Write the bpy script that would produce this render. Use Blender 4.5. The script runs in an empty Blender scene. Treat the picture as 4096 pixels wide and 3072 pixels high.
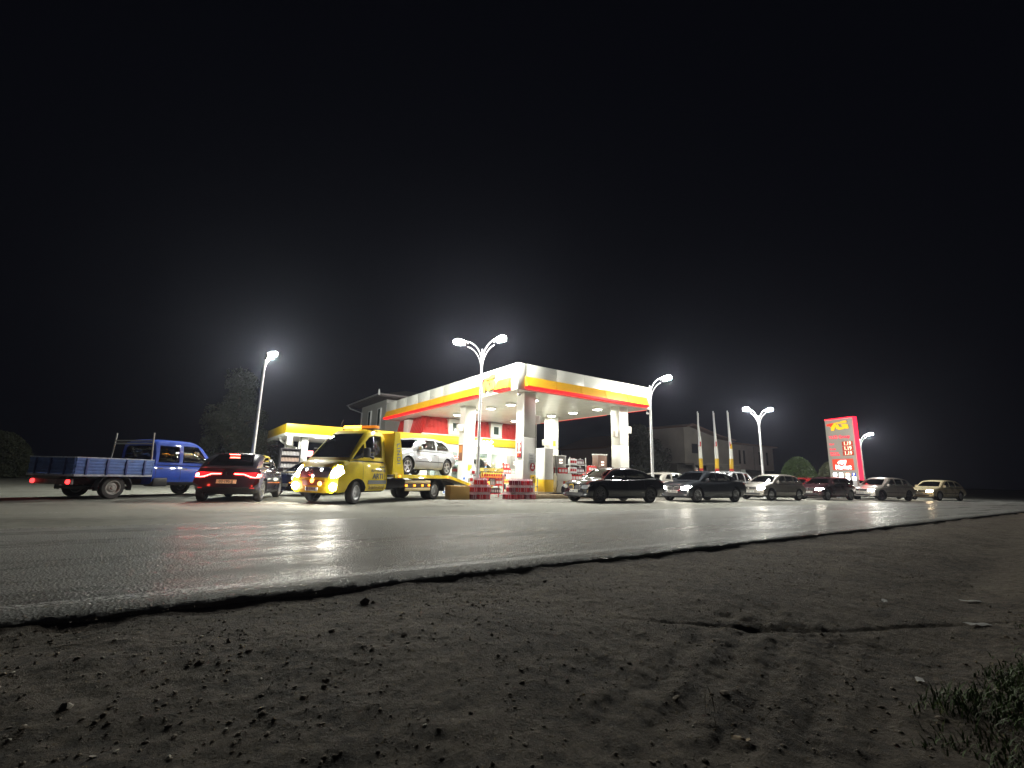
import bpy, bmesh, math, random
from math import sin, cos, pi, radians as R
from mathutils import Vector, Matrix, noise, geometry
from mathutils.bvhtree import BVHTree
random.seed(7)
S = bpy.context.scene
C = S.collection
# ------------------------------------------------------------------ camera
# world axes: X runs along the road, Y across it (away from the camera), Z up
CAM_H = 0.95
cam_d = bpy.data.cameras.new('camera'); cam = bpy.data.objects.new('camera', cam_d); C.objects.link(cam)
cam_d.sensor_width = 36.0; cam_d.lens = 36.0 * 1849.0 / 4096.0
cam_d.clip_start = 0.05; cam_d.clip_end = 2000
TH, PIT, ROL = 0.964, 0.1973, 0.0251
f_ = Vector((cos(TH) * cos(PIT), sin(TH) * cos(PIT), sin(PIT)))
r_ = Vector((sin(TH), -cos(TH), 0))
u_ = r_.cross(f_)
r2 = r_ * cos(ROL) + u_ * sin(ROL); u2 = -r_ * sin(ROL) + u_ * cos(ROL)
cam.matrix_world = Matrix(((r2.x, u2.x, -f_.x, 0), (r2.y, u2.y, -f_.y, 0), (r2.z, u2.z, -f_.z, CAM_H), (0, 0, 0, 1)))
S.camera = cam
# ------------------------------------------------------------------ world, night sky
w = bpy.data.worlds.new('World'); S.world = w; w.use_nodes = True
bg = w.node_tree.nodes['Background']
bg.inputs[0].default_value = (0.30, 0.34, 0.60, 1); bg.inputs[1].default_value = 0.0022
S.view_settings.view_transform = 'Standard'; S.view_settings.look = 'None'
S.view_settings.exposure = 1.12; S.view_settings.gamma = 1.0
S.render.engine = 'CYCLES'
cy = S.cycles
cy.use_denoising = True
cy.max_bounces = 6; cy.diffuse_bounces = 3; cy.glossy_bounces = 3; cy.transmission_bounces = 4
cy.transparent_max_bounces = 16; cy.volume_bounces = 0
cy.caustics_reflective = False; cy.caustics_refractive = False
cy.sample_clamp_indirect = 4.0
LAMP = 1.0
HAZE = 0.0005
# ------------------------------------------------------------------ materials
MATS = {}
def mat(name, col=(.5, .5, .5), rough=.5, metal=0., var=0., scale=8., bump=0., bscale=60., coat=0., emit=None, es=0., spec=.5, stretch=None):
    if name in MATS: return MATS[name]
    m = bpy.data.materials.new(name); m.use_nodes = True; MATS[name] = m
    nt = m.node_tree; b = nt.nodes['Principled BSDF']
    b.inputs['Base Color'].default_value = (*col, 1); b.inputs['Roughness'].default_value = rough
    b.inputs['Metallic'].default_value = metal; b.inputs['Coat Weight'].default_value = coat
    b.inputs['Coat Roughness'].default_value = .03
    b.inputs['Specular IOR Level'].default_value = spec
    if emit: b.inputs['Emission Color'].default_value = (*emit, 1); b.inputs['Emission Strength'].default_value = es
    if var or bump:
        tc = nt.nodes.new('ShaderNodeTexCoord'); mp = nt.nodes.new('ShaderNodeMapping')
        nt.links.new(tc.outputs['Object'], mp.inputs[0])
        if stretch: mp.inputs['Scale'].default_value = stretch
        if var:
            n = nt.nodes.new('ShaderNodeTexNoise'); n.inputs['Scale'].default_value = scale; n.inputs['Detail'].default_value = 6
            nt.links.new(mp.outputs[0], n.inputs['Vector'])
            cr = nt.nodes.new('ShaderNodeValToRGB')
            cr.color_ramp.elements[0].position = .3; cr.color_ramp.elements[1].position = .7
            cr.color_ramp.elements[0].color = (*[c * (1 - var) for c in col], 1)
            cr.color_ramp.elements[1].color = (*[min(1, c * (1 + var)) for c in col], 1)
            nt.links.new(n.outputs['Fac'], cr.inputs[0]); nt.links.new(cr.outputs[0], b.inputs['Base Color'])
            rr = nt.nodes.new('ShaderNodeMapRange'); rr.inputs[3].default_value = max(.03, rough - .05); rr.inputs[4].default_value = min(1, rough + .07)
            nt.links.new(n.outputs['Fac'], rr.inputs[0]); nt.links.new(rr.outputs[0], b.inputs['Roughness'])
        if bump:
            n2 = nt.nodes.new('ShaderNodeTexNoise'); n2.inputs['Scale'].default_value = bscale; n2.inputs['Detail'].default_value = 4
            nt.links.new(mp.outputs[0], n2.inputs['Vector'])
            bp = nt.nodes.new('ShaderNodeBump'); bp.inputs['Strength'].default_value = bump; bp.inputs['Distance'].default_value = .02
            nt.links.new(n2.outputs['Fac'], bp.inputs['Height']); nt.links.new(bp.outputs[0], b.inputs['Normal'])
    return m
def emis(name, col, st, base=(.6, .6, .6), spec=.5):
    m = mat(name, base, .4, emit=col, es=st, spec=spec); return m
def glass(name, tint=(.6, .65, .65), gl=.09, rough=.02):
    if name in MATS: return MATS[name]
    m = bpy.data.materials.new(name); m.use_nodes = True; MATS[name] = m
    nt = m.node_tree; nt.nodes.remove(nt.nodes['Principled BSDF']); out = nt.nodes['Material Output']
    tr = nt.nodes.new('ShaderNodeBsdfTransparent'); tr.inputs[0].default_value = (*tint, 1)
    g = nt.nodes.new('ShaderNodeBsdfGlossy'); g.inputs['Roughness'].default_value = rough
    fr = nt.nodes.new('ShaderNodeFresnel'); fr.inputs[0].default_value = 1.5
    mx = nt.nodes.new('ShaderNodeMixShader'); ad = nt.nodes.new('ShaderNodeMath'); ad.operation = 'ADD'; ad.inputs[1].default_value = gl - .04
    nt.links.new(fr.outputs[0], ad.inputs[0]); nt.links.new(ad.outputs[0], mx.inputs[0])
    nt.links.new(tr.outputs[0], mx.inputs[1]); nt.links.new(g.outputs[0], mx.inputs[2]); nt.links.new(mx.outputs[0], out.inputs[0])
    return m
WHITE = mat('white_paint', (.78, .79, .74), .35, var=.05, scale=1.5)
CLAD = mat('white_cladding', (.66, .67, .61), .28, var=.04, scale=.8)
COLM = mat('column_cladding', (.74, .74, .68), .32, var=.07, scale=1.2)
YEL = mat('yellow_panel', (.84, .55, .012), .35, var=.05, scale=2)
REDROOF = mat('red_sheet_roof', (.52, .04, .035), .28, var=.12, scale=2)
BLACK = mat('black_plastic', (.018, .018, .02), .5, var=.3, scale=12)
RUBBER = mat('tyre_rubber', (.028, .027, .026), .75, var=.3, scale=20, bump=.2)
CHROME = mat('chrome', (.8, .8, .82), .12, metal=1)
ALLOY = mat('alloy', (.55, .55, .57), .28, metal=.9)
DKALLOY = mat('dark_alloy', (.10, .10, .11), .3, metal=.8)
STEEL = mat('galvanised', (.62, .63, .64), .38, metal=.3, var=.1, scale=3)
SEAT = mat('seat_cloth', (.03, .03, .035), .85, var=.2)
GL_CAR = glass('car_glass', (.62, .66, .64), .10)
GL_DARK = glass('tinted_glass', (.12, .13, .14), .13)
GL_SHOP = glass('shop_glass', (.85, .9, .88), .09)
PLATE = mat('plate_white', (.55, .55, .52), .4); PLATEY = mat('plate_lit', (.72, .50, .28), .4, emit=(1, .6, .3), es=.10)  # second plate has the warm light on it put into colour and glow
INK = mat('ink', (.02, .02, .025), .5)
L_RED = emis('red_lamp_lit', (1, .02, .02), 6, (.4, .01, .01))
L_REDDIM = mat('red_lens', (.42, .01, .012), .15, coat=1, emit=(1, .02, .02), es=.25)
L_HEAD = emis('headlamp_lit', (1, .93, .78), 80)
L_HEADW = emis('headlamp_warm_lit', (1, .74, .42), 50)
L_LENS = mat('clear_lens', (.45, .48, .5), .08, metal=.6, coat=1)
L_AMB = emis('amber_lamp_lit', (1, .25, .015), 2.2, (.6, .2, .02))
L_AMBOFF = mat('amber_lens', (.75, .20, .02), .2, emit=(1, .3, .02), es=.3)
# ------------------------------------------------------------------ mesh helpers
class MB:
    def __init__(s): s.b = bmesh.new(); s.m = 0
    def face(s, vs):
        try:
            f = s.b.faces.new(vs); f.material_index = s.m; return f
        except ValueError: return None
    def box(s, x0, x1, y0, y1, z0, z1, bev=0., M=None):
        t = bmesh.new(); bmesh.ops.create_cube(t, size=1)
        for v in t.verts: v.co = Vector(((x0 + x1) / 2 + v.co.x * (x1 - x0), (y0 + y1) / 2 + v.co.y * (y1 - y0), (z0 + z1) / 2 + v.co.z * (z1 - z0)))
        if bev: bmesh.ops.bevel(t, geom=t.edges[:], offset=bev, segments=2, affect='EDGES', profile=.5)
        return s.add(t, M)
    def add(s, t, M=None):
        mp = {}
        for v in t.verts: mp[v] = s.b.verts.new(M @ v.co if M else v.co)
        for f in t.faces:
            g = s.face([mp[v] for v in f.verts])
        t.free(); return s
    def tube(s, pts, r, n=10, caps=True):
        pts = [Vector(p) for p in pts]; rs = r if isinstance(r, (list, tuple)) else [r] * len(pts)
        rings = []; prev = None
        for i, p in enumerate(pts):
            d = (pts[min(i + 1, len(pts) - 1)] - pts[max(i - 1, 0)]).normalized()
            a = Vector((0, 0, 1)) if abs(d.z) < .9 else Vector((1, 0, 0))
            if prev is not None: a = prev
            X = (a - d * a.dot(d)).normalized(); Y = d.cross(X); prev = X
            rings.append([s.b.verts.new(p + (X * cos(2 * pi * k / n) + Y * sin(2 * pi * k / n)) * rs[i]) for k in range(n)])
        for A, B in zip(rings, rings[1:]):
            for k in range(n): s.face([A[k], A[(k + 1) % n], B[(k + 1) % n], B[k]])
        if caps: s.face(rings[0][::-1]); s.face(rings[-1])
        return s
    def lathe(s, prof, n=16, axis='Z', o=(0, 0, 0), caps=True):
        o = Vector(o); rings = []
        for r, h in prof:
            ring = []
            for k in range(n):
                a = 2 * pi * k / n; c, d = r * cos(a), r * sin(a)
                p = Vector((c, d, h)) if axis == 'Z' else (Vector((c, h, d)) if axis == 'Y' else Vector((h, c, d)))
                ring.append(s.b.verts.new(o + p))
            rings.append(ring)
        for A, B in zip(rings, rings[1:]):
            for k in range(n): s.face([A[k], A[(k + 1) % n], B[(k + 1) % n], B[k]])
        if caps: s.face(rings[0][::-1]); s.face(rings[-1])
        return s
    def prism(s, poly, fn0, fn1):
        """poly 2D -> fn0/fn1 map each point to the two 3D faces"""
        A = [s.b.verts.new(fn0(*p)) for p in poly]; B = [s.b.verts.new(fn1(*p)) for p in poly]
        s.face(A); s.face(B[::-1]); n = len(poly)
        for k in range(n): s.face([A[k], B[k], B[(k + 1) % n], A[(k + 1) % n]])
        return s
    def loft(s, rings, close=True, caps=True):
        V = [[s.b.verts.new(p) for p in r] for r in rings]; n = len(V[0])
        for A, B in zip(V, V[1:]):
            for k in range(n if close else n - 1): s.face([A[k], A[(k + 1) % n], B[(k + 1) % n], B[k]])
        if caps: s.face(V[0][::-1]); s.face(V[-1])
        return s
    def build(s, name, m, parent=None, smooth=35, loc=None, rot=None):
        bmesh.ops.recalc_face_normals(s.b, faces=s.b.faces)
        for f in s.b.faces:
            if len(f.verts) > 4: f.normal_update()
        me = bpy.data.meshes.new(name); s.b.to_mesh(me); s.b.free()
        for k in (m if isinstance(m, (list, tuple)) else [m]): me.materials.append(k)
        if smooth: me.shade_smooth(); me.set_sharp_from_angle(angle=R(smooth))
        o = bpy.data.objects.new(name, me); C.objects.link(o)
        if parent: o.parent = parent
        if loc: o.location = loc
        if rot is not None: o.rotation_euler = (0, 0, rot)
        return o
def tag(o, label=None, cat=None, group=None, kind=None):
    if label: o['label'] = label
    if cat: o['category'] = cat
    if group: o['group'] = group
    if kind: o['kind'] = kind
    return o
def thing(name, label, cat, loc=(0, 0, 0), rz=0., group=None):
    o = bpy.data.objects.new(name, None); C.objects.link(o); o.location = loc; o.rotation_euler = (0, 0, rz)
    o.empty_display_size = .2
    return tag(o, label, cat, group)
def part(name, me, m, parent, loc=None, rot=None, label=None):
    """a part from an existing mesh"""
    o = bpy.data.objects.new(name, me); C.objects.link(o); o.parent = parent
    if loc: o.location = loc
    if rot: o.rotation_euler = rot
    if label: o['label'] = label
    return o
def kids(o): return [c for c in bpy.data.objects if c.parent == o]
def dup(root, loc, rz=None, label=None):
    r = root.copy(); C.objects.link(r); r.location = loc
    if rz is not None: r.rotation_euler = (0, 0, rz)
    if label: r['label'] = label
    for ch in kids(root):
        c = ch.copy(); C.objects.link(c); c.parent = r
        for g in kids(ch):
            d = g.copy(); C.objects.link(d); d.parent = c
    return r
def text(name, body, size, m, parent, M, ext=.006, bold=.0, ax='CENTER', space=1.0):
    cu = bpy.data.curves.new(name, 'FONT'); cu.body = body; cu.size = size; cu.extrude = ext; cu.offset = bold
    cu.align_x = ax; cu.align_y = 'CENTER'; cu.materials.append(m); cu.space_character = space
    t_ = bpy.data.objects.new(name, cu); C.objects.link(t_)
    me = bpy.data.meshes.new_from_object(t_.evaluated_get(bpy.context.evaluated_depsgraph_get())); bpy.data.objects.remove(t_)
    me.materials.clear(); me.materials.append(m)
    o = bpy.data.objects.new(name, me); C.objects.link(o); o.parent = parent; o.matrix_local = M
    return o
def frame(o, xdir, zdir=(0, 0, 1)):
    """matrix whose local X is xdir, local Y is up, local Z faces out"""
    X = Vector(xdir).normalized(); Y = Vector(zdir).normalized(); Z = X.cross(Y)
    return Matrix(((X.x, Y.x, Z.x, o[0]), (X.y, Y.y, Z.y, o[1]), (X.z, Y.z, Z.z, o[2]), (0, 0, 0, 1)))
def light(kind, loc, energy, col=(1, 1, 1), size=.2, rot=(0, 0, 0), parent=None, spot=None, blend=.5):
    d = bpy.data.lights.new('lamp_light', kind); d.energy = energy; d.color = col
    if kind == 'AREA': d.shape = 'DISK'; d.size = size
    else: d.shadow_soft_size = size
    if spot: d.spot_size = spot; d.spot_blend = blend
    o = bpy.data.objects.new('lamp_light', d); C.objects.link(o); o.location = loc; o.rotation_euler = rot
    if parent: o.parent = parent
    return o
def boolean(a, b, op='DIFFERENCE'):
    """apply an exact boolean of mesh data a with b -> new mesh"""
    oa = bpy.data.objects.new('tmp_a', a); ob = bpy.data.objects.new('tmp_b', b); C.objects.link(oa); C.objects.link(ob)
    md = oa.modifiers.new('b', 'BOOLEAN'); md.operation = op; md.object = ob; md.solver = 'EXACT'
    dg = bpy.context.evaluated_depsgraph_get(); me = bpy.data.meshes.new_from_object(oa.evaluated_get(dg))
    bpy.data.objects.remove(oa); bpy.data.objects.remove(ob); return me
def tomesh(mb, mats, name='m'):
    bmesh.ops.recalc_face_normals(mb.b, faces=mb.b.faces)
    me = bpy.data.meshes.new(name); mb.b.to_mesh(me); mb.b.free()
    for k in mats: me.materials.append(k)
    return me
def plerp(pts, x):
    if x <= pts[0][0]: return pts[0][1]
    for (a, b), (c, d) in zip(pts, pts[1:]):
        if x <= c: return b + (d - b) * (x - a) / (c - a) if c > a else d
    return pts[-1][1]
def spl(pts, x):
    """smooth (monotone-ish cubic) interpolation"""
    n = len(pts)
    if x <= pts[0][0]: return pts[0][1]
    if x >= pts[-1][0]: return pts[-1][1]
    def sl(i):
        if i == 0 or i == n - 1: return (pts[min(i + 1, n - 1)][1] - pts[max(i - 1, 0)][1]) / (pts[min(i + 1, n - 1)][0] - pts[max(i - 1, 0)][0])
        a = (pts[i][1] - pts[i - 1][1]) / (pts[i][0] - pts[i - 1][0]); b = (pts[i + 1][1] - pts[i][1]) / (pts[i + 1][0] - pts[i][0])
        return 0 if a * b < 0 else 2 * a * b / (a + b) if a + b else 0
    for i in range(n - 1):
        if x <= pts[i + 1][0]:
            h = pts[i + 1][0] - pts[i][0]; t = (x - pts[i][0]) / h; m0, m1 = sl(i) * h, sl(i + 1) * h
            return (2*t**3 - 3*t**2 + 1)*pts[i][1] + (t**3 - 2*t**2 + t)*m0 + (-2*t**3 + 3*t**2)*pts[i+1][1] + (t**3 - t**2)*m1
def sst(a, b, x):
    t = max(0, min(1, (x - a) / (b - a))); return t * t * (3 - 2 * t)
# ================================================================== setting: ground
def px_noise(x, y, z, s): return noise.noise(Vector((x * s, y * s, z)))
EDGE = 4.25
def edge_y(x):
    return EDGE + .05 * noise.noise(Vector((x * .9, 0, 3))) + .035 * noise.noise(Vector((x * 4, 0, 5))) + .012 * noise.noise(Vector((x * 17, 0, 9)))
# verge of bare earth, finely displaced near the camera
def verge_h(x, y):
    d = EDGE - y
    base = -.042 - .012 * sst(0, .12, d) + .02 * noise.noise(Vector((x * 2.2, y * 3, 30))) * sst(.5, .05, d) + .03 * sst(.15, 1.2, d) - .03 * sst(1.5, 3, d)
    n = .022 * noise.fractal(Vector((x * .7, y * .7, 1)), 1, 2, 4)
    n += .011 * noise.fractal(Vector((x * 3.1, y * 3.1, 7)), .62, 2.1, 7) * (.5 + 1.1 * max(0, .5 + noise.noise(Vector((x * .9, y * .9, 17))))) * (1 if x < 4 else .6)
    c = noise.noise(Vector((x * 9, y * 9, 2.2)));  n += .010 * max(0, c - .15) * sst(6, 2, x)
    c = noise.noise(Vector((x * 23, y * 23, 4.2)));  n += .009 * max(0, c - .1) * sst(-.3, .4, noise.noise(Vector((x * 1.1, y * 1.1, 21))))
    # tyre ruts across the lower right corner
    t = (y - 1.45) * .9 - (x - 2.6) * .26 + .05 * noise.noise(Vector((x * 1.2, y * 1.2, 8)))
    wgt = sst(.75, .2, abs(t)) * sst(1.2, 2.0, x) * sst(4.6, 3.2, x)
    n += wgt * .0065 * (sin(t * 30 + 1.5 * noise.noise(Vector((x * 2, y * 2, 3)))) + .6 * noise.noise(Vector((x * 6, t * 40, 3))))
    # shallow groove
    t2 = y - (2.42 - (x - 2.6) * .62 + .06 * sin(x * 3)); n -= .015 * math.exp(-(t2 / .035) ** 2) * sst(2.4, 3.0, x) * sst(7, 5, x)
    # bank of grass at the right
    n += .07 * sst(1.0, .35, y - .12 * (x - 3)) * sst(1.8, 2.8, x)
    return base + n
xs = []; x = -7.0
while x < 70:
    xs.append(x); d = math.hypot(max(x - 1.5, 0), 2.2) if x > 1.5 else math.hypot(1.5 - x, 2.2)
    x += max(.014, .0065 * d)
ys = []; y = -3.0
while y < 4.42:
    ys.append(y); y += .05 if y < .6 else (.018 if y < 3.9 else .022)
xs = [x for x in xs if x < 70]
vv = []; ff = []
for y in ys:
    for x in xs: vv.append((x, y, verge_h(x, y)))
nx = len(xs)
for j in range(len(ys) - 1):
    for i in range(nx - 1): a = j * nx + i; ff.append((a, a + 1, a + nx + 1, a + nx))
me = bpy.data.meshes.new('verge'); me.from_pydata(vv, [], ff); me.shade_smooth()
verge = bpy.data.objects.new('dirt_verge', me); C.objects.link(verge); tag(verge, 'bare brown earth verge with ruts and stones beside the road', kind='structure')
dm = bpy.data.materials.new('earth'); dm.use_nodes = True; nt = dm.node_tree; b = nt.nodes['Principled BSDF']
tc = nt.nodes.new('ShaderNodeTexCoord')
def nz(sc, det=6, rough=.6):
    n = nt.nodes.new('ShaderNodeTexNoise'); n.inputs['Scale'].default_value = sc; n.inputs['Detail'].default_value = det; n.inputs['Roughness'].default_value = rough
    nt.links.new(tc.outputs['Object'], n.inputs['Vector']); return n
n1 = nz(1.3); n2 = nz(14, 8, .7); n3 = nz(90, 5, .7)
mx = nt.nodes.new('ShaderNodeMath'); mx.operation = 'MULTIPLY_ADD'; mx.inputs[1].default_value = .5; nt.links.new(n1.outputs['Fac'], mx.inputs[0]); nt.links.new(n2.outputs['Fac'], mx.inputs[2])
cr = nt.nodes.new('ShaderNodeValToRGB'); cr.color_ramp.elements[0].position = .60; cr.color_ramp.elements[1].position = .92
cr.color_ramp.elements[0].color = (.034, .027, .020, 1); cr.color_ramp.elements[1].color = (.175, .146, .110, 1)
nt.links.new(mx.outputs[0], cr.inputs[0])
# pale specks of grit
vo = nt.nodes.new('ShaderNodeTexVoronoi'); vo.inputs['Scale'].default_value = 55; nt.links.new(tc.outputs['Object'], vo.inputs['Vector'])
lt = nt.nodes.new('ShaderNodeMath'); lt.operation = 'LESS_THAN'; lt.inputs[1].default_value = .22; nt.links.new(vo.outputs['Distance'], lt.inputs[0])
gt = nt.nodes.new('ShaderNodeMath'); gt.operation = 'GREATER_THAN'; gt.inputs[1].default_value = .80; nt.links.new(vo.outputs['Color'], gt.inputs[0])
ml = nt.nodes.new('ShaderNodeMath'); ml.operation = 'MULTIPLY'; nt.links.new(lt.outputs[0], ml.inputs[0]); nt.links.new(gt.outputs[0], ml.inputs[1])
mc = nt.nodes.new('ShaderNodeMix'); mc.data_type = 'RGBA'; mc.inputs['B'].default_value = (.22, .20, .16, 1)
nt.links.new(cr.outputs[0], mc.inputs['A']); nt.links.new(ml.outputs[0], mc.inputs['Factor']); nt.links.new(mc.outputs['Result'], b.inputs['Base Color'])
b.inputs['Roughness'].default_value = .9; b.inputs['Specular IOR Level'].default_value = .25
bp = nt.nodes.new('ShaderNodeBump'); bp.inputs['Strength'].default_value = 1.0; bp.inputs['Distance'].default_value = .035
n4 = nz(38, 6, .75); ad0 = nt.nodes.new('ShaderNodeMath'); ad0.operation = 'MULTIPLY_ADD'; ad0.inputs[1].default_value = .9; nt.links.new(n4.outputs['Fac'], ad0.inputs[0]); nt.links.new(n2.outputs['Fac'], ad0.inputs[2])
ad = nt.nodes.new('ShaderNodeMath'); ad.operation = 'MULTIPLY_ADD'; ad.inputs[1].default_value = .5; nt.links.new(n3.outputs['Fac'], ad.inputs[0]); nt.links.new(ad0.outputs[0], ad.inputs[2])
nt.links.new(ad.outputs[0], bp.inputs['Height']); nt.links.new(bp.outputs[0], b.inputs['Normal'])
me.materials.append(dm)

def asphalt(name, col, var, rmin, rmax, bstr, sc=1., streak=(0.15, 1.6, 1), dry=.72):
    m = bpy.data.materials.new(name); m.use_nodes = True; nt = m.node_tree; b = nt.nodes['Principled BSDF']
    tc = nt.nodes.new('ShaderNodeTexCoord'); mp = nt.nodes.new('ShaderNodeMapping'); mp.inputs['Scale'].default_value = streak
    nt.links.new(tc.outputs['Object'], mp.inputs[0])
    def nz(s, det, vec, ro=.6):
        n = nt.nodes.new('ShaderNodeTexNoise'); n.inputs['Scale'].default_value = s; n.inputs['Detail'].default_value = det; n.inputs['Roughness'].default_value = ro
        nt.links.new(vec, n.inputs['Vector']); return n
    big = nz(1.1 * sc, 4, mp.outputs[0]); fine = nz(170, 3, tc.outputs['Object'], .7); mid = nz(5, 5, tc.outputs['Object'])
    s1 = nt.nodes.new('ShaderNodeMath'); s1.operation = 'MULTIPLY_ADD'; s1.inputs[1].default_value = .5; nt.links.new(mid.outputs['Fac'], s1.inputs[0]); nt.links.new(big.outputs['Fac'], s1.inputs[2])
    s2 = nt.nodes.new('ShaderNodeMath'); s2.operation = 'MULTIPLY_ADD'; s2.inputs[1].default_value = .45; nt.links.new(fine.outputs['Fac'], s2.inputs[0]); nt.links.new(s1.outputs[0], s2.inputs[2])
    cr = nt.nodes.new('ShaderNodeValToRGB'); cr.color_ramp.elements[0].position = .72; cr.color_ramp.elements[1].position = 1.2 if False else 1.0
    cr.color_ramp.elements[0].color = (*[c * (1 - var) for c in col], 1); cr.color_ramp.elements[1].color = (*[c * (1 + var) for c in col], 1)
    nt.links.new(s2.outputs[0], cr.inputs[0]); nt.links.new(cr.outputs[0], b.inputs['Base Color'])
    rr = nt.nodes.new('ShaderNodeMapRange'); rr.inputs[1].default_value = .35; rr.inputs[2].default_value = .65; rr.inputs[3].default_value = rmin; rr.inputs[4].default_value = rmax
    nt.links.new(big.outputs['Fac'], rr.inputs[0]); nt.links.new(rr.outputs[0], b.inputs['Roughness']); b.inputs['Specular IOR Level'].default_value = .13
    vo = nt.nodes.new('ShaderNodeTexVoronoi'); vo.inputs['Scale'].default_value = 48; nt.links.new(tc.outputs['Object'], vo.inputs['Vector'])
    a2 = nt.nodes.new('ShaderNodeMath'); a2.operation = 'MULTIPLY_ADD'; a2.inputs[1].default_value = .5; nt.links.new(fine.outputs['Fac'], a2.inputs[0]); nt.links.new(vo.outputs['Distance'], a2.inputs[2])
    bp = nt.nodes.new('ShaderNodeBump'); bp.inputs['Strength'].default_value = bstr; bp.inputs['Distance'].default_value = .006
    nt.links.new(a2.outputs[0], bp.inputs['Height']); nt.links.new(bp.outputs[0], b.inputs['Normal'])
    # coarse stone chippings: much of the surface is matt, the rest damp and shiny
    df = nt.nodes.new('ShaderNodeBsdfDiffuse'); nt.links.new(cr.outputs[0], df.inputs['Color']); nt.links.new(bp.outputs[0], df.inputs['Normal'])
    ms = nt.nodes.new('ShaderNodeMixShader'); fr_ = nt.nodes.new('ShaderNodeMapRange'); fr_.inputs[1].default_value = .4; fr_.inputs[2].default_value = .6; fr_.inputs[3].default_value = dry - .10; fr_.inputs[4].default_value = dry + .12
    nt.links.new(big.outputs['Fac'], fr_.inputs[0]); nt.links.new(fr_.outputs[0], ms.inputs[0]); nt.links.new(b.outputs[0], ms.inputs[1]); nt.links.new(df.outputs[0], ms.inputs[2]); nt.links.new(ms.outputs[0], nt.nodes['Material Output'].inputs[0])
    return m
ASPH = asphalt('asphalt', (.20, .20, .19), .34, .22, .36, 1.0)
FORE = asphalt('forecourt', (.185, .184, .163), .30, .5, .72, .5, .5, (.35, .9, 1))
# road slab with a ragged broken edge and a real drop to the verge
mb = MB(); xe = []; x = -9.0
while x < 75: xe.append(x); x += .035 if x < 9 else (.1 if x < 25 else .5)
x = -60.0; pre = []
while x < -9: pre.append(x); x += 2
xe = pre + xe + [90, 140, 260, 400]
top = []; low = []; bot = []; far = []
for x in xe:
    e = edge_y(x); k = .012 * noise.noise(Vector((x * 11, 2, 1)))
    top.append((x, e + .03, 0)); low.append((x, e, -.018 + k)); bot.append((x, e + .05 + .03 * noise.noise(Vector((x * 6, 7, 1))), -.24)); far.append((x, 10.4, 0))
mid1 = [(x, 4.6, 0) for x in xe]
mb.loft([bot, low, top, mid1, far], close=False, caps=False)
road = mb.build('road', ASPH, smooth=40); tag(road, 'grey asphalt road with a crumbling edge', kind='structure')
mb = MB(); mb.box(-60, 400, 10.16, 70, -.3, .003)
fore = mb.build('forecourt', FORE, smooth=0); tag(fore, 'worn paved forecourt of the filling station', kind='structure')
mb = MB(); mb.box(-900, 1200, -600, 1200, -.7, -.32)
gnd = mb.build('ground', mat('far_ground', (.03, .032, .025), .9, var=.3, scale=.5), smooth=0); tag(gnd, 'dark flat land around the road', kind='structure')
# painted lines
LINE = bpy.data.materials.new('worn_line'); LINE.use_nodes = True; nt = LINE.node_tree; b = nt.nodes['Principled BSDF']
b.inputs['Base Color'].default_value = (.55, .55, .52, 1); b.inputs['Roughness'].default_value = .6
tc = nt.nodes.new('ShaderNodeTexCoord'); n = nt.nodes.new('ShaderNodeTexNoise'); n.inputs['Scale'].default_value = 26; n.inputs['Detail'].default_value = 7; n.inputs['Roughness'].default_value = .75
nt.links.new(tc.outputs['Object'], n.inputs['Vector'])
cr = nt.nodes.new('ShaderNodeValToRGB'); cr.color_ramp.elements[0].position = .42; cr.color_ramp.elements[1].position = .62
nt.links.new(n.outputs['Fac'], cr.inputs[0]); tr = nt.nodes.new('ShaderNodeBsdfTransparent'); ms = nt.nodes.new('ShaderNodeMixShader')
nt.links.new(cr.outputs[0], ms.inputs[0]); nt.links.new(tr.outputs[0], ms.inputs[1]); nt.links.new(b.outputs[0], ms.inputs[2]); nt.links.new(ms.outputs[0], nt.nodes['Material Output'].inputs[0])
def strip(mb, x0, x1, y0, y1, z=.006):
    a = [mb.b.verts.new(p) for p in ((x0, y0, z), (x1, y0, z), (x1, y1, z), (x0, y1, z))]; mb.face(a)
mb = MB(); strip(mb, -30, 150, 4.58, 4.72, .004)
strip(mb, -40, 160, 10.03, 10.15, .004)
x = -1.6
for a, b_ in ((-6.5, -4.6), (-2.9, -.97), (.13, 1.45), (4.3, 6.0), (9, 11), (14, 16), (19, 21)): strip(mb, a, b_, 7.58, 7.68, .004)
for q in [(.6, 2.9, 12.6, 12.66), (-4, 0, 13.2, 13.25), (3, 7.5, 13.9, 13.94)]: strip(mb, *q, .007)
ln = mb.build('road_markings', LINE, smooth=0); tag(ln, 'worn white lines on the road', kind='structure')
# cracks / seams filled with pale sand on the forecourt
mb = MB()
def crack(pts, wd=.02, z=.008):
    P = []
    for (a, b_), (c, d) in zip(pts, pts[1:]):
        for k in range(8): t = k / 8; P.append((a + (c - a) * t + .03 * noise.noise(Vector((a + t * 9, b_, 1))), b_ + (d - b_) * t + .05 * noise.noise(Vector((a + t * 9, b_, 5)))))
    for i in range(len(P) - 1):
        w_ = wd * (.5 + abs(noise.noise(Vector((i * .7, 3, 3)))) * 1.4)
        v = [mb.b.verts.new((P[i][0], P[i][1] - w_, z)), mb.b.verts.new((P[i + 1][0], P[i + 1][1] - w_, z)), mb.b.verts.new((P[i + 1][0], P[i + 1][1] + w_, z)), mb.b.verts.new((P[i][0], P[i][1] + w_, z))]; mb.face(v)
crack([(-1, 13.8), (.2, 13.5), (.5, 12.4), (1.5, 12.2), (2.1, 12.6), (3.3, 12.7), (3.9, 13.6), (5.8, 13.5)], .05)
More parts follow.
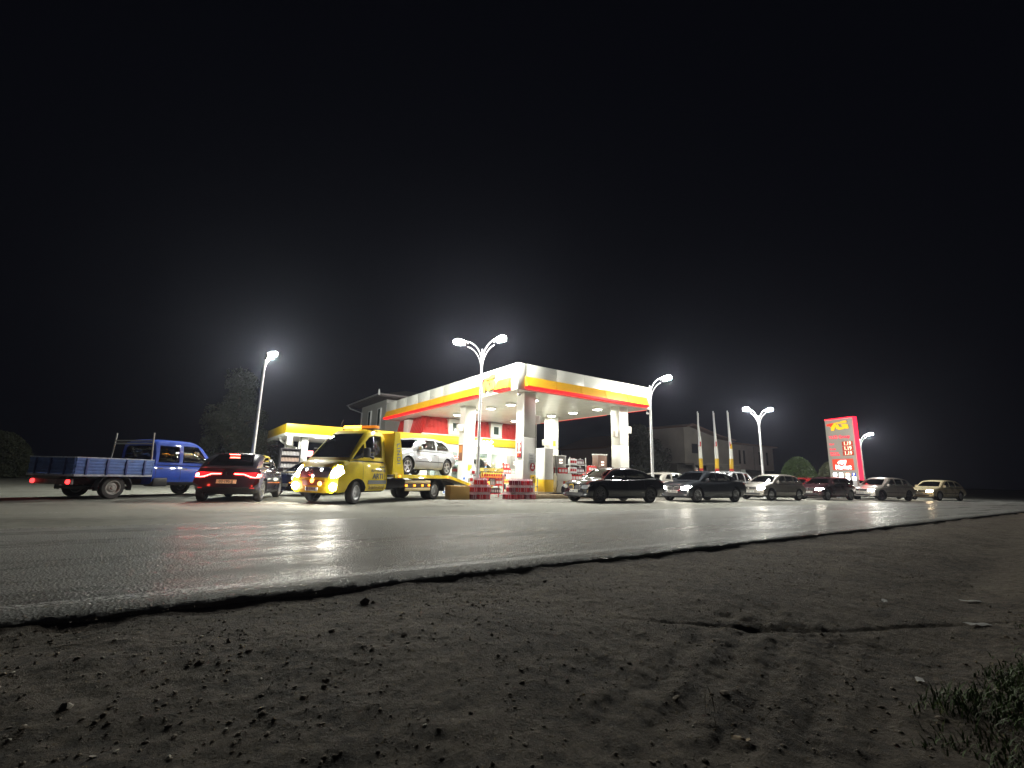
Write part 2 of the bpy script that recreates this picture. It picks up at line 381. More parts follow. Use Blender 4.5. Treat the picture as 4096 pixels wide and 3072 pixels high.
crack([(-5, 15), (-3, 14.6), (-1, 13.8)], .03); crack([(5.8, 13.5), (8, 13.0), (12, 13.1)], .035); crack([(-6, 11.6), (-2, 11.5), (2, 11.4)], .04)
crack([(2, 11.4), (7, 11.2), (13, 11.35), (20, 11.3)], .05)
ck = mb.build('forecourt_cracks', mat('crack_sand', (.20, .19, .165), .9), smooth=0); tag(ck, 'pale sandy cracks in the forecourt', kind='structure')
# paler concrete apron under the canopy with a slanting edge, dark patched asphalt before it
mb = MB(); v = [mb.b.verts.new(p) for p in ((7.2, 14.2, .007), (24, 14.0, .007), (24, 27.7, .007), (9.3, 27.7, .007), (9.0, 17.0, .007))]; mb.face(v)
ap = mb.build('apron', asphalt('apron_concrete', (.15, .146, .13), .22, .5, .7, .35, .6, (.5, .7, 1)), smooth=0); tag(ap, 'pale concrete apron around the pump islands', kind='structure')
# kerbed islands
KERB = mat('kerb_stone', (.34, .26, .16), .8, var=.2, scale=6); 
for i, (x0, x1, y0, y1) in enumerate(((11.9, 20.6, 16.55, 17.6), (12.0, 21.0, 21.9, 23.3))):
    mb = MB(); mb.box(x0, x1, y0, y1, .0, .19, .03)
    o = mb.build('island_kerb', KERB); tag(o, 'raised kerbed pump island', kind='structure')
# loose stones and clods: countless, one object
def pebble(mb, c, r, fl=.55):
    t = bmesh.new(); bmesh.ops.create_icosphere(t, subdivisions=1, radius=r); s_ = random.random() * 50; a = random.uniform(.7, 1.5)
    for v in t.verts:
        k = 1 + .45 * noise.noise(v.co / r * 1.1 + Vector((s_, 0, 0))); v.co = Vector((v.co.x * k * a, v.co.y * k, v.co.z * k * fl))
    mb.add(t, Matrix.Translation(c) @ Matrix.Rotation(random.uniform(0, 6.3), 4, 'Z') @ Matrix.Rotation(random.uniform(-.4, .4), 4, 'X'))
mb = MB(); mb2 = MB(); mb3 = MB()
for i in range(10500):
    u = random.random() ** 1.7; x = -1.2 + 9 * u; y = random.uniform(.5, 4.15); 
    if (x > 3 and random.random() < .45): continue
    if y < 1.6 - (x - 1) * .2 - .4 and x < .2: continue
    cl = noise.noise(Vector((x * 1.5, y * 1.5, 4)))
    if cl < random.uniform(-.8, .1): continue
    r = random.choice((.002, .003, .003, .004, .004, .006, .008)) * random.uniform(.7, 1.5)
    if random.random() < .012: r *= 2.0
    pebble(mb if random.random() < .78 else (mb2 if random.random() < .4 else mb3), (x, y, verge_h(x, y) + r * .25), r)
for x, y, r in ((1.3, 3.8, .036), (1.36, 3.79, .018), (2.3, 3.3, .014), (1.25, 2.9, .017), (1.0, 2.75, .013), (1.7, 2.6, .013), (.9, 3.2, .018), (.35, 3.3, .018), (.2, 3.0, .02), (.28, 2.95, .013), (2.0, 3.35, .014), (3.05, 3.75, .02), (1.55, 2.3, .012), (.7, 2.5, .014)):
    pebble(mb, (x, y, verge_h(x, y) + r * .3), r, .8)
for i in range(2600):
    x = -3 + 22 * random.random() ** 1.6; y = edge_y(x) + abs(random.gauss(0, .09)) - .03; r = random.choice((.002, .003, .004, .006)) * random.uniform(.7, 1.5)
    pebble(mb3 if random.random() < .7 else mb2, (x, y, (-.002 if y > edge_y(x) + .02 else -.03) + r * .2), r)
g = mb.build('loose_stones', mat('clod', (.17, .14, .105), .95, var=.4, scale=30), smooth=0); tag(g, 'small dark stones and clods scattered over the verge', kind='stuff')
g = mb3.build('brown_grit', mat('brown_stone', (.20, .165, .12), .9, var=.4, scale=30), smooth=0); tag(g, 'small brown pebbles strewn over the verge', kind='stuff')
g = mb2.build('pale_grit', mat('pale_stone', (.36, .33, .27), .8, var=.3, scale=30), smooth=0); tag(g, 'small pale pebbles scattered over the verge', kind='stuff')
# grass at the right corner plus sparse weeds
mb = MB()
def blade(mb, x, y, z, h, a, lean, w_=.0035):
    d = Vector((cos(a), sin(a), 0)); s_ = Vector((-sin(a), cos(a), 0)) * w_
    P = [Vector((x, y, z)), Vector((x, y, z)) + d * lean * h * .25 + Vector((0, 0, h * .55)), Vector((x, y, z)) + d * lean * h * .8 + Vector((0, 0, h * .9))]
    v = [mb.b.verts.new(P[0] - s_), mb.b.verts.new(P[0] + s_), mb.b.verts.new(P[1] + s_ * .8), mb.b.verts.new(P[1] - s_ * .8)]; mb.face(v)
    t = mb.b.verts.new(P[2]); mb.face([v[3], v[2], t])
for i in range(26000):
    x = random.uniform(1.8, 5.2); y = random.uniform(-.1, 1.35)
    lim = .88 - .12 * abs(x - 3.2) + .30 * noise.noise(Vector((x * 2.5, y * 2.5, 0))) + .12 * noise.noise(Vector((x * 9, y * 9, 0))) - abs(random.gauss(0, .09))
    if x < 2.6: lim -= (2.6 - x) * .55
    if y > lim or (random.random() > .35 + 1.3 * (lim - y) * 2): continue
    blade(mb, x, y, verge_h(x, y) - .01, random.uniform(.03, .10) * (.7 + .6 * noise.noise(Vector((x * 2, y * 2, 40)))), random.uniform(0, 6.28), random.uniform(.4, 1.4), random.uniform(.002, .0045))
g = mb.build('grass', mat('grass_green', (.055, .095, .020), .7, var=.4, scale=6), smooth=0); tag(g, 'dark green grass at the lower right of the verge', kind='stuff')
mb = MB()
for i in range(420):
    x = random.uniform(.6, 4.5); y = random.uniform(1.4, 3.9)
    if noise.noise(Vector((x * 2, y * 2, 12))) < .12: continue
    blade(mb, x, y, verge_h(x, y) - .004, random.uniform(.01, .03), random.uniform(0, 6.28), 1, .0015)
g = mb.build('weeds', mat('weed_green', (.16, .18, .09), .8, var=.4, scale=6), smooth=0); tag(g, 'sparse low weeds growing in the verge', kind='stuff')
mb = MB()
for (x, y, h, a) in ((2.02, 1.36, .09, .4), (2.05, 1.33, .11, 2.2), (1.93, 1.25, .06, 1), (2.12, 1.38, .07, 3), (2.2, 1.2, .05, 5)):
    z = verge_h(x, y); mb.tube([(x, y, z), (x + .01 * cos(a), y + .01 * sin(a), z + h * .5), (x + .03 * cos(a), y + .03 * sin(a), z + h)], [.0012, .001, .0006], 5)
tag(mb.build('dry_stems', mat('straw', (.35, .3, .2), .8)), 'thin dry stems standing near the tyre ruts', kind='stuff')
def litter(x, y, s_, a, label, m=None):
    mb = MB(); z = verge_h(x, y) + .006; n = 5; V = []
    for i in range(n):
        row = []
        for j in range(4):
            u, v = (i / (n - 1) - .5) * s_, (j / 3 - .5) * s_ * .45; h = .012 * noise.noise(Vector((i * .9 + x, j * .9, y))) + .008
            row.append(Vector((u, v, h)))
        V.append(row)
    W = [[mb.b.verts.new(p) for p in r] for r in V]
    for i in range(n - 1):
        for j in range(3): mb.face([W[i][j], W[i + 1][j], W[i + 1][j + 1], W[i][j + 1]])
    o = mb.build('litter_scrap', m or mat('scrap_plastic', (.26, .26, .245), .6), loc=(x, y, z), rot=a); tag(o, label, 'litter', 'scraps of litter on the verge')
litter(5.13, 1.65, .09, .3, 'crumpled pale scrap lying on the smooth earth beyond the ruts')
litter(4.82, 1.01, .16, -.6, 'flat whitish scrap near the dark grass at the right edge')
litter(5.9, 1.25, .16, -.7, 'thin pale strip lying on the earth far right')
litter(3.3, .95, .07, .4, 'curled pale scrap at the edge of the green grass')
litter(1.95, 1.16, .07, -.9, 'short tan stick-like scrap at the bottom of the picture', mat('tan_scrap', (.3, .22, .12), .7))
# ================================================================== filling station canopy
REDLED = emis('red_led', (1, .010, .012), 1.1, (.12, .002, .002), .1)
CYEL = mat('canopy_yellow', (.82, .44, .015), .38, var=.05, scale=2)
YLIT = emis('yellow_sign_lit', (1, .62, .03), .9, (.8, .6, .05))
RLIT = emis('red_sign_lit', (1, .06, .02), .6, (.3, .01, .01))
WLIT = emis('white_sign_lit', (1, .97, .98), 3)
LOGO = {'red': [(0, 1.35), (0, 1.9), (1.95, 2.08), (1.45, 1.5), (1.05, .95), (.9, 1.35)],
        'bar': [(1.95, 2.08), (3.2, 2.15), (4.1, 2.42), (4.85, 2.38), (4.95, 1.85), (3.8, 1.72), (2.4, 1.78), (1.78, 1.5), (1.8, .02), (1.05, .02), (1.02, .95), (1.5, 1.5)],
        'g': [(2.12, 1.56), (2.92, 1.56), (3.02, 1.05), (3.3, .80), (4.25, .80), (4.25, 1.03), (3.98, 1.06), (3.48, 1.54), (4.7, 1.54), (5.15, 1.2), (5.22, .25), (4.5, .22), (4.42, .45), (4.2, .22), (3.0, .1), (2.4, .4), (2.2, .9)]}
def logo(parent, fn, thick, sx, sz, bright=None):
    for nm, key, m in (('logo_red', 'red', RLIT), ('logo_letter', 'bar', bright or YLIT), ('logo_letter', 'g', bright or YLIT)):
        mb = MB(); mb.prism([(a / 5.22 * sx, b / 2.42 * sz) for a, b in LOGO[key]], lambda a, b: fn(a, b, 0), lambda a, b: fn(a, b, thick * .85)); bmesh.ops.triangulate(mb.b, faces=[f for f in mb.b.faces if len(f.verts) > 4]); mb.build('shaded_return', mat('shaded_return', (.09, .08, .05), .6), parent, smooth=0)  # letter sides coloured dark, painted shade to set the letters off
        mb = MB(); mb.prism([(a / 5.22 * sx, b / 2.42 * sz) for a, b in LOGO[key]], lambda a, b: fn(a, b, thick * .87), lambda a, b: fn(a, b, thick))
        bmesh.ops.triangulate(mb.b, faces=[f for f in mb.b.faces if len(f.verts) > 4]); mb.build(nm, m, parent, smooth=0)
cx0, cx1, cy0, cy1, cz0, cz1 = 11.52, 20.43, 16.16, 32.4, 4.70, 5.91
can = thing('canopy', 'large white filling station canopy with yellow and glowing red bands on square columns', 'canopy', ((cx0 + cx1) / 2, (cy0 + cy1) / 2, 0))
ox, oy = can.location.x, can.location.y
def L(x, y, z): return (x - ox, y - oy, z)
def lbox(mb, x0, x1, y0, y1, z0, z1, bev=0): mb.box(x0 - ox, x1 - ox, y0 - oy, y1 - oy, z0, z1, bev)
# fascia panels: separate sheets with seams
mb = MB(); xx = [cx0, 12.0, 13.75, 15.5, 17.25, 19.0, cx1]
for side in (cy0, cy1 - .06):
    for a, b in zip(xx, xx[1:]): lbox(mb, a + .006, b - .006, side, side + .06, cz0 - .0, cz1, .006)
yy = [cy0 + .062 + i * (cy1 - cy0 - .124) / 9 for i in range(10)]
for side in (cx0, cx1 - .06):
    for a, b in zip(yy, yy[1:]): lbox(mb, side, side + .06, a + .006, b - .006, cz0, cz1, .006)
mb.build('fascia', CLAD, can, smooth=30)
mb = MB(); lbox(mb, cx0 + .07, cx1 - .07, cy0 + .07, cy1 - .07, cz0 + .3, cz1 - .08); mb.build('roof_deck', mat('roof_grey', (.2, .2, .2), .7), can, smooth=0)
# soffit of narrow strips
SOFF = mat('soffit_strip', (.80, .81, .74), .22, var=.05, scale=1.5, spec=.6)
mb = MB(); y = cy0 + .08
while y < cy1 - .1:
    y2 = min(y + .2, cy1 - .08); lbox(mb, cx0 + .07, cx1 - .07, y, y2 - .012, cz0 + .02, cz0 + .05, .004); y += .2
lbox(mb, cx0 + .07, cx1 - .07, cy0 + .07, cy1 - .07, cz0 + .052, cz0 + .07)
mb.build('soffit', SOFF, can, smooth=30)
# yellow bands (their lower edge stands out) and red light strips
def band(p0, p1, nrm, z0, z1, out0=.20, out1=.05):
    """yellow wedge between p0 and p1 on the fascia"""
    p0, p1, n = Vector((*p0, 0)), Vector((*p1, 0)), Vector((*nrm, 0)); o_ = Vector((ox, oy, 0))
    mb = MB(); R_ = []
    k = max(1, round((p1 - p0).length / 1.75))
    for j in range(k):
        a = p0.lerp(p1, j / k + (.004 if j else 0)) - o_; b = p0.lerp(p1, (j + 1) / k) - o_
        ring = lambda p: [p + n * .002 + Vector((0, 0, z0)), p + n * out0 + Vector((0, 0, z0)), p + n * out1 + Vector((0, 0, z1)), p + n * .002 + Vector((0, 0, z1))]
        mb.loft([ring(a), ring(b)])
    mb.build('yellow_band', CYEL, can, smooth=0)
    mb = MB(); a = p0 - o_; b = p1 - o_
    ring = lambda p: [p + n * .003 + Vector((0, 0, z0 - .115)), p + n * .25 + Vector((0, 0, z0 - .115)), p + n * .25 + Vector((0, 0, z0 - .004)), p + n * .003 + Vector((0, 0, z0 - .004))]
    mb.loft([ring(a), ring(b)]); mb.build('red_light_strip', REDLED, can, smooth=0)
band((11.93, cy0), (20.1, cy0), (0, -1), 4.885, 5.32)
band((cx0, 32.3), (cx0, 19.28), (-1, 0), 4.845, 5.285)
band((cx0, 17.72), (cx0, 16.66), (-1, 0), 4.845, 5.32)
band((cx1, 16.6), (cx1, 18.0), (1, 0), 4.845, 5.30); band((cx1, 19.6), (cx1, 32.2), (1, 0), 4.845, 5.30)
band((20.0, cy1), (12, cy1), (0, 1), 4.845, 5.30)
logo(can, lambda a, b, t: Vector(L(cx0 - .06 - t, 19.12 - a, 4.86 + b)), .10, 1.30, .80, emis('logo_bright', (1, .66, .06), 2.6, (.25, .16, .01), .1))
logo(can, lambda a, b, t: Vector(L(cx1 + .06 + t, 18.1 + a, 4.86 + b)), .10, 1.30, .80)
# columns clad in sheet with shadow joints
for (a, b) in ((12.48, 16.80), (12.62, 22.42), (18.72, 16.84), (18.92, 22.72)):
    mb = MB(); 
    for z0, z1 in ((.19, 2.68), (2.69, 4.72)): lbox(mb, a - .33, a + .33, b - .30, b + .30, z0, z1, .012)
    mb.build('column', COLM, can)
# ceiling lights
CEIL = emis('ceiling_lamp_lit', (1, .99, .93), 14)
for a in (13.7, 18.1):
    for i in range(5):
        b = 17.85 + i * 1.95
        mb = MB(); mb.lathe([(.02, -.0), (.27, 0), (.30, .05), (.30, .09), (.02, .09)], 20); q = mb.build('ceiling_light', WHITE, can, loc=L(a, b, cz0 - .075))
        mb = MB(); mb.lathe([(.01, -.012), (.2, -.01), (.24, .0), (.01, .004)], 20); mb.build('diffuser', CEIL, q)
        light('AREA', (0, 0, -.03), 64 * LAMP, (.98, 1, .87), .45, parent=q)
# small cameras and junction boxes under the edge
for (a, b) in ((11.62, 16.28), (11.62, 19.5), (20.3, 16.3)):
    mb = MB(); mb.tube([(0, 0, .0), (0, 0, -.12), (.05, .02, -.17)], .018, 8); mb.lathe([(.05, -.0), (.055, .12), (.02, .16)], 10, 'X', (0, .0, -.2)); mb.build('security_camera', mat('cam_grey', (.3, .3, .3), .4), can, loc=L(a, b, cz0))
for (a, b, z) in ((13.0, 16.7, 3.35), (19.2, 16.7, 3.35), (12.1, 22.3, 3.3), (18.3, 16.75, 3.1), (18.4, 22.7, 2.9)):
    mb = MB(); lbox(mb, a - .16, a + .16, b - .12, b + .12, z, z + .36, .02); mb.build('junction_box', mat('box_grey', (.6, .58, .52), .5), can)
mb = MB(); lbox(mb, 12.82, 12.84, 16.47, 16.485, 1.9, 3.3); mb.build('conduit', WHITE, can)
# notices on the columns
PAPER = mat('paper', (.72, .72, .70), .7); DKRED = mat('poster_red', (.42, .02, .03), .4); YSIGN = mat('notice_yellow', (.75, .50, .03), .5)
GREYT = mat('print_grey', (.35, .36, .37), .7)
def flat(name, parent, o, xd, w_, h_, m, t=.012, bev=.004):
    mb = MB(); mb.box(-w_ / 2, w_ / 2, -h_ / 2, h_ / 2, 0, t, bev); q = mb.build(name, m, parent); q.matrix_local = frame(L(*o) if parent is can else o, xd); return q
po = flat('poster', can, (12.14, 16.76, 2.16), (0, -1, 0), .36, .80, mat('poster_frame', (.35, .35, .36), .4), .03)
q = flat('poster_sheet', po, (0, 0, 0), (1, 0, 0), .30, .74, DKRED, .006); q.matrix_local = Matrix.Translation((0, 0, .031))
for yy_, h_, m in ((.31, .08, PAPER), (-.16, .07, PAPER)):
    q2 = flat('poster_text_block', po, (0, 0, 0), (1, 0, 0), .26, h_, m, .004); q2.matrix_local = Matrix.Translation((0, yy_, .038))
mb = MB(); mb.prism([(-.07, -.06), (-.10, .1), (-.06, .24), (.02, .27), (.08, .2), (.12, .1), (.06, .03), (.02, -.10), (-.02, -.1)], lambda a, b: Vector((a, b, .038)), lambda a, b: Vector((a, b, .043)))
mb.build('poster_picture', mat('poster_picture', (.70, .62, .48), .6), po, smooth=0)
mb = MB(); mb.lathe([(.001, 0), (.035, 0), (.035, .004), (.001, .004)], 14, 'Z', (-.06, -.27, .038)); mb.build('poster_dot', mat('dot_orange', (.8, .35, .05), .5), po, smooth=0)
n1_ = flat('notice_board', can, (12.64, 16.492, 1.76), (1, 0, 0), .40, .42, mat('notice_grey', (.55, .55, .54), .5), .02)
mb = MB()
for k in range(3): mb.box(-.15, .04, .09 - k * .11, .13 - k * .11, .021, .023)
mb.prism([(.12, .07), (.18, .07), (.15, .14)], lambda a, b: Vector((a, b, .021)), lambda a, b: Vector((a, b, .023))); mb.prism([(.12, -.15), (.18, -.15), (.15, -.08)], lambda a, b: Vector((a, b, .021)), lambda a, b: Vector((a, b, .023)))
mb.build('print', GREYT, n1_, smooth=0)
mb = MB(); mb.lathe([(.001, 0), (.165, 0), (.165, .012), (.001, .012)], 28); rs = mb.build('round_sign', DKRED, can, smooth=40); rs.matrix_local = frame(L(12.66, 16.492, 1.38), (1, 0, 0)); rs.scale = (.8, 1.12, 1)
mb = MB(); mb.lathe([(.001, .012), (.05, .012), (.05, .016), (.001, .016)], 18, 'Z', (0, .07, 0)); mb.box(-.10, .10, -.03, .0, .012, .015); mb.box(-.08, .08, -.08, -.05, .012, .015); mb.build('sign_print', PAPER, rs, smooth=0)
ys_ = flat('yellow_notice', can, (12.70, 16.492, .86), (1, 0, 0), .30, .34, YSIGN, .01)
mb = MB(); mb.prism([(-.05, .03), (.05, .03), (0, .13)], lambda a, b: Vector((a, b, .011)), lambda a, b: Vector((a, b, .014))); mb.box(-.1, .1, -.04, -.025, .011, .013); mb.box(-.1, .1, -.09, -.075, .011, .013); mb.build('notice_print', INK, ys_, smooth=0)
flat('yellow_notice', can, (18.9, 22.408, 3.05), (1, 0, 0), .22, .32, YSIGN, .01)
flat('yellow_notice', can, (12.7, 22.108, 1.35), (1, 0, 0), .26, .3, YSIGN, .01)
q = flat('notice_board', can, (12.6, 22.108, 1.72), (1, 0, 0), .50, .36, mat('notice_white', (.68, .70, .68), .5), .015)
mb = MB()
for k in range(3): mb.box(-.2, .05, .09 - k * .1, .125 - k * .1, .016, .018)
mb.build('print', mat('print_pale', (.5, .54, .54), .7), q, smooth=0)
q = flat('menu_board', can, (12.28, 22.42, 2.15), (0, -1, 0), .44, .86, mat('menu_brown', (.22, .09, .05), .4), .02)
mb = MB()
for k in range(4): mb.box(-.17 + k * .09, -.11 + k * .09, .0, .38, .021, .024)
mb.build('menu_stripes', mat('menu_orange', (.7, .28, .05), .5), q, smooth=0)

# ================================================================== shop building
SY = 34.0
shop = thing('shop_building', 'low market shop with yellow band, red sheet mansard roof, white two-storey tower and side carport', 'shop', (16, 38, 0))
def sb(mb, x0, x1, y0, y1, z0, z1, bev=0): mb.box(x0 - 16, x1 - 16, y0 - 38, y1 - 38, z0, z1, bev)
WALL = mat('render_wall', (.74, .75, .66), .6, var=.05, scale=1.2, bump=.1)
mb = MB()
sb(mb, 15.1, 24.15, SY, SY + .2, 2.86, 3.41)
for a, b in ((15.1, 15.6), (17.05, 17.3), (19.45, 19.95), (21.3, 21.52), (23.65, 24.15)): sb(mb, a, b, SY, SY + .2, .0, 2.858)
for a, b in ((15.6, 17.05), (17.3, 19.45), (21.52, 23.65)): sb(mb, a, b, SY, SY + .2, 0, .55)
sb(mb, 15.1, 15.3, SY + .202, 41, 0, 3.41); sb(mb, 23.95, 24.15, SY + .202, 41, 0, 3.41); sb(mb, 15.302, 23.948, 40.8, 41, 0, 3.41)
mb.build('wall', WALL, shop, smooth=0)
mb = MB(); sb(mb, 15.3, 23.95, SY + .2, 40.8, 3.2, 3.3); sb(mb, 15.3, 23.95, SY + .2, 40.8, .005, .08); mb.build('interior_ceiling', WHITE, shop, smooth=0)
mb = MB(); sb(mb, 15.3, 23.95, 37.6, 37.7, .08, 3.2); mb.build('interior_wall', mat('shop_inside', (.55, .58, .56), .7, var=.4, scale=2.2), shop, smooth=0)
FRM = mat('window_frame_white', (.82, .83, .82), .35)
def window(x0, x1, z0, z1, mull=0, y=SY, parent=shop, gm=None, door=False):
    mb = MB(); e = .07
    sb(mb, x0, x1, y - .04, y + .06, z0, z0 + e); sb(mb, x0, x1, y - .04, y + .06, z1 - e, z1); sb(mb, x0, x0 + e, y - .04, y + .06, z0 + e, z1 - e); sb(mb, x1 - e, x1, y - .04, y + .06, z0 + e, z1 - e)
    for k in range(mull):
        xm = x0 + (x1 - x0) * (k + 1) / (mull + 1); sb(mb, xm - .05, xm + .05, y - .04, y + .06, z0 + e, z1 - e)
    if door: sb(mb, x0 + e, x1 - e, y - .04, y + .06, 2.1, 2.2)
    f = mb.build('door' if door else 'window', FRM, parent, smooth=0)
    mb = MB(); sb(mb, x0 + e, x1 - e, y + .0, y + .012, z0 + e, (z1 - e)); mb.build('pane', gm or GL_SHOP, f, smooth=0)
    return f
window(15.6, 17.05, .55, 2.86); window(17.3, 19.45, .55, 2.86, 1); d_ = window(19.95, 21.3, .02, 2.86, 0, door=True); window(21.52, 23.65, .55, 2.86, 1)
mb = MB(); sb(mb, 20.15, 20.95, SY - .06, SY - .045, 2.45, 2.56); mb.build('door_sign', mat('door_sign_green', (.12, .2, .17), .5), d_, smooth=0)
mb = MB(); sb(mb, 20.1, 20.35, SY - .06, SY - .045, 1.2, 1.95); mb.build('door_poster', mat('door_poster', (.5, .2, .12), .5, var=.6, scale=6), d_, smooth=0)
for (x0, x1, z0, z1, m) in ((15.8, 17.0, .1, 1.9, .1), (17.6, 19.2, .1, 1.7, .2), (21.8, 22.4, .1, 2.6, .3), (22.7, 23.5, .1, 2.1, .4)):
    mb = MB(); sb(mb, x0, x1, 36.2, 36.6, z0, z1, .02)
    for k in range(4): sb(mb, x0 + .03, x1 - .03, 36.0, 36.2, z0 + .1 + k * (z1 - z0) / 4.3, z0 + .13 + k * (z1 - z0) / 4.3)
    mb.build('shop_shelf', mat('shelf_%d' % int(m * 10), (.18 + m * .5, .2 + m * .3, .2), .5, var=.7, scale=9), shop, smooth=0)
for a in (17.2, 20.4, 22.8): light('AREA', (a - 16, 35.8 - 38, 3.15), 60 * LAMP, (1, 1, .95), .6, parent=shop)
# yellow band, white lip
mb = MB(); sb(mb, 5.3, 25.0, SY - .12, SY - .002, 3.44, 4.07, .01); sb(mb, 5.3, 5.42, SY, 42.1, 3.44, 4.07, .01); mb.build('yellow_band', YEL, shop)
mb = MB(); sb(mb, 5.26, 15.09, SY - .16, SY - .003, 3.24, 3.438, .01); sb(mb, 5.26, 5.42, SY, 42.1, 3.24, 3.438, .01); sb(mb, 5.43, 15.09, SY + .001, 42.05, 3.36, 3.5); sb(mb, 5.43, 15.09, SY + .001, 42.05, 3.9, 4.0); mb.build('carport_soffit', WHITE, shop)
mb = MB(); sb(mb, 15.0, 25.0, SY - .16, SY - .005, 4.075, 4.16, .02); mb.build('gutter', mat('gutter_white', (.7, .72, .68), .35), shop)
text('market_lettering', 'Market', 1.05, WLIT, shop, frame((20.15 - 16, SY - .14 - 38, 3.70), (1, 0, 0)), .03, .018)
for a, b in ((6.65, 34.5), (6.65, 40), (10.5, 34.5), (14.7, 34.5), (10.5, 40)):
    mb = MB(); sb(mb, a - .22, a + .22, b - .2, b + .2, 0, 3.36, .015); mb.build('carport_pillar', WHITE, shop)
    mb = MB(); sb(mb, a - .37, a - .26, b - .08, b + .05, 0, 3.36); mb.build('downpipe', mat('downpipe_white', (.7, .7, .66), .4), shop, smooth=0)
mb = MB(); sb(mb, 7.4, 9.0, 34.9, 35.05, 3.28, 3.355, .01); q = mb.build('tube_lamp', WLIT, shop); light('AREA', (8.2 - 16, 35 - 38, 3.22), 90 * LAMP, (1, .98, .92), .9, parent=shop); light('AREA', (12.6 - 16, 36 - 38, 3.22), 60 * LAMP, (1, .98, .92), .9, parent=shop)
mb = MB(); mb.tube([(5.3 - 16, 36 - 38, 3.3), (5.4 - 16, 36 - 38, 3.0), (5.9 - 16, 35.6 - 38, 2.6), (6.3 - 16, 35.2 - 38, 2.5)], .07, 10); mb.build('gutter_pipe', WHITE, shop)
mb = MB(); sb(mb, 5.39, 5.74, 33.6, 33.7, 2.62, 3.24, .02); mb.build('hanging_box', WHITE, shop)
# mansard: ribbed sheets
def mansard(p0, p1, inward, z0=4.165, z1=5.62, lean=.38):
    p0, p1, n = Vector((*p0, 0)), Vector((*p1, 0)), Vector((*inward, 0)); d = (p1 - p0); Ln = d.length; d.normalize(); o_ = Vector((16, 38, 0))
    k = int(Ln / .11); up = [Vector((0, 0, z0)), Vector((0, 0, z1)) + n * lean]; A, B = [], []
    for i in range(k + 1):
        t = i / k * Ln; off = -n * (.035 if i % 3 == 0 else 0)
        # lower edge flares a little
        A.append(p0 - o_ + d * t + up[0] + off); B.append(p0 - o_ + d * t + up[1] + off)
    return A, B
mb = MB()
for args in (((15.05, SY - .05), (24.9, SY - .05), (0, 1)), ((15.05, 39.5), (15.05, SY - .05), (1, 0)), ((24.9, SY - .05), (24.9, 39.5), (-1, 0))):
    A, B = mansard(*args); m3 = [a.lerp(b, .12) - Vector((*args[2], 0)) * -.03 for a, b in zip(A, B)]
    mb.loft([A, m3, B], close=False, caps=False)
mb.build('mansard_roof', REDROOF, shop, smooth=20)
mb = MB(); sb(mb, 15.42, 24.5, SY + .33, 39.4, 3.6, 5.6); mb.build('roof_core', mat('roof_grey', (.2, .2, .2), .7), shop, smooth=0)
def dormer(x, w_, z0=4.2, z1=5.46, side=0):
    mb = MB(); sb(mb, x - w_ / 2, x + w_ / 2, SY - .10, SY + .35, z0, z1 - .08, .01)
    sb(mb, x - w_ / 2 - .06, x + w_ / 2 + .06, SY - .16, SY + .35, z1 - .078, z1, .01); sb(mb, x - w_ / 2, x + w_ / 2 , SY - .16, SY - .101, z0, z0 + .1, .01)
    q = mb.build('dormer', WHITE, shop)
    mb = MB(); a, b, c, d = x - .36, x + .28, z0 + .22, z1 - .25
    sb(mb, a, b, SY - .15, SY - .102, c, c + .06); sb(mb, a, b, SY - .15, SY - .102, d - .06, d); sb(mb, a, a + .06, SY - .15, SY - .102, c + .06, d - .06); sb(mb, b - .06, b, SY - .15, SY - .102, c + .06, d - .06)
    mb.build('window_frame', FRM, q, smooth=0)
    mb = MB(); sb(mb, a + .06, b - .06, SY - .12, SY - .103, c + .06, d - .06); mb.build('pane', mat('dormer_glass', (.05, .075, .06), .1, coat=1), q, smooth=0)
dormer(18.0, 1.25); dormer(22.0, 1.15)
mb = MB(); sb(mb, 14.92, 15.4, 36.5, 37.5, 4.2, 5.42, .01); mb.build('dormer', WHITE, shop)
SK = .8206
shop.scale = (SK, SK, SK); shop.location = (13.13, 31.18, .171)
mb = MB(); mb.box(4.2, 21.2, 27.72, 36.5, .01, .175, .02); tag(mb.build('shop_plinth', mat('plinth_concrete', (.3, .3, .28), .8, var=.1)), 'raised concrete pavement round the shop', kind='structure')
tower = thing('building', 'pale two-storey block with narrow windows and overhanging roof behind the canopy left end', 'building', (16, 38, 0))
# white tower block behind with pitched roof
mb = MB(); sb(mb, 13.55, 24, 38.2, 45, 0, 7.15); mb.build('tower_wall', mat('tower_render', (.50, .50, .47), .7, var=.08, scale=1), tower, smooth=0)
for yy_ in (42.35, 39.75):
    mb = MB(); sb(mb, 13.44, 13.548, yy_ - .42, yy_ + .42, 4.6, 6.55); q = mb.build('tower_window', FRM, tower, smooth=0)
    mb = MB(); sb(mb, 13.42, 13.438, yy_ - .32, yy_ + .12, 4.7, 6.45); mb.build('pane', mat('dormer_glass'), q, smooth=0)
mb = MB()
e0 = [Vector((12.5, 37.1, 7.35)), Vector((25, 37.1, 7.35)), Vector((25, 46.2, 7.35)), Vector((12.5, 46.2, 7.35))]; e0 = [p - Vector((16, 38, 0)) for p in e0]
e1 = [p + Vector((0, 0, -.16)) for p in e0]; rg = [Vector((16.5 - 16, 41.6 - 38, 8.7)), Vector((21 - 16, 41.6 - 38, 8.7))]
V = [mb.b.verts.new(p) for p in e0]; W = [mb.b.verts.new(p) for p in e1]; G_ = [mb.b.verts.new(p) for p in rg]
mb.face(W[::-1]); [mb.face([V[i], W[i], W[(i + 1) % 4], V[(i + 1) % 4]]) for i in range(4)]
mb.face([V[0], V[1], G_[1], G_[0]]); mb.face([V[1], V[2], G_[1]]); mb.face([V[2], V[3], G_[0], G_[1]]); mb.face([V[3], V[0], G_[0]])
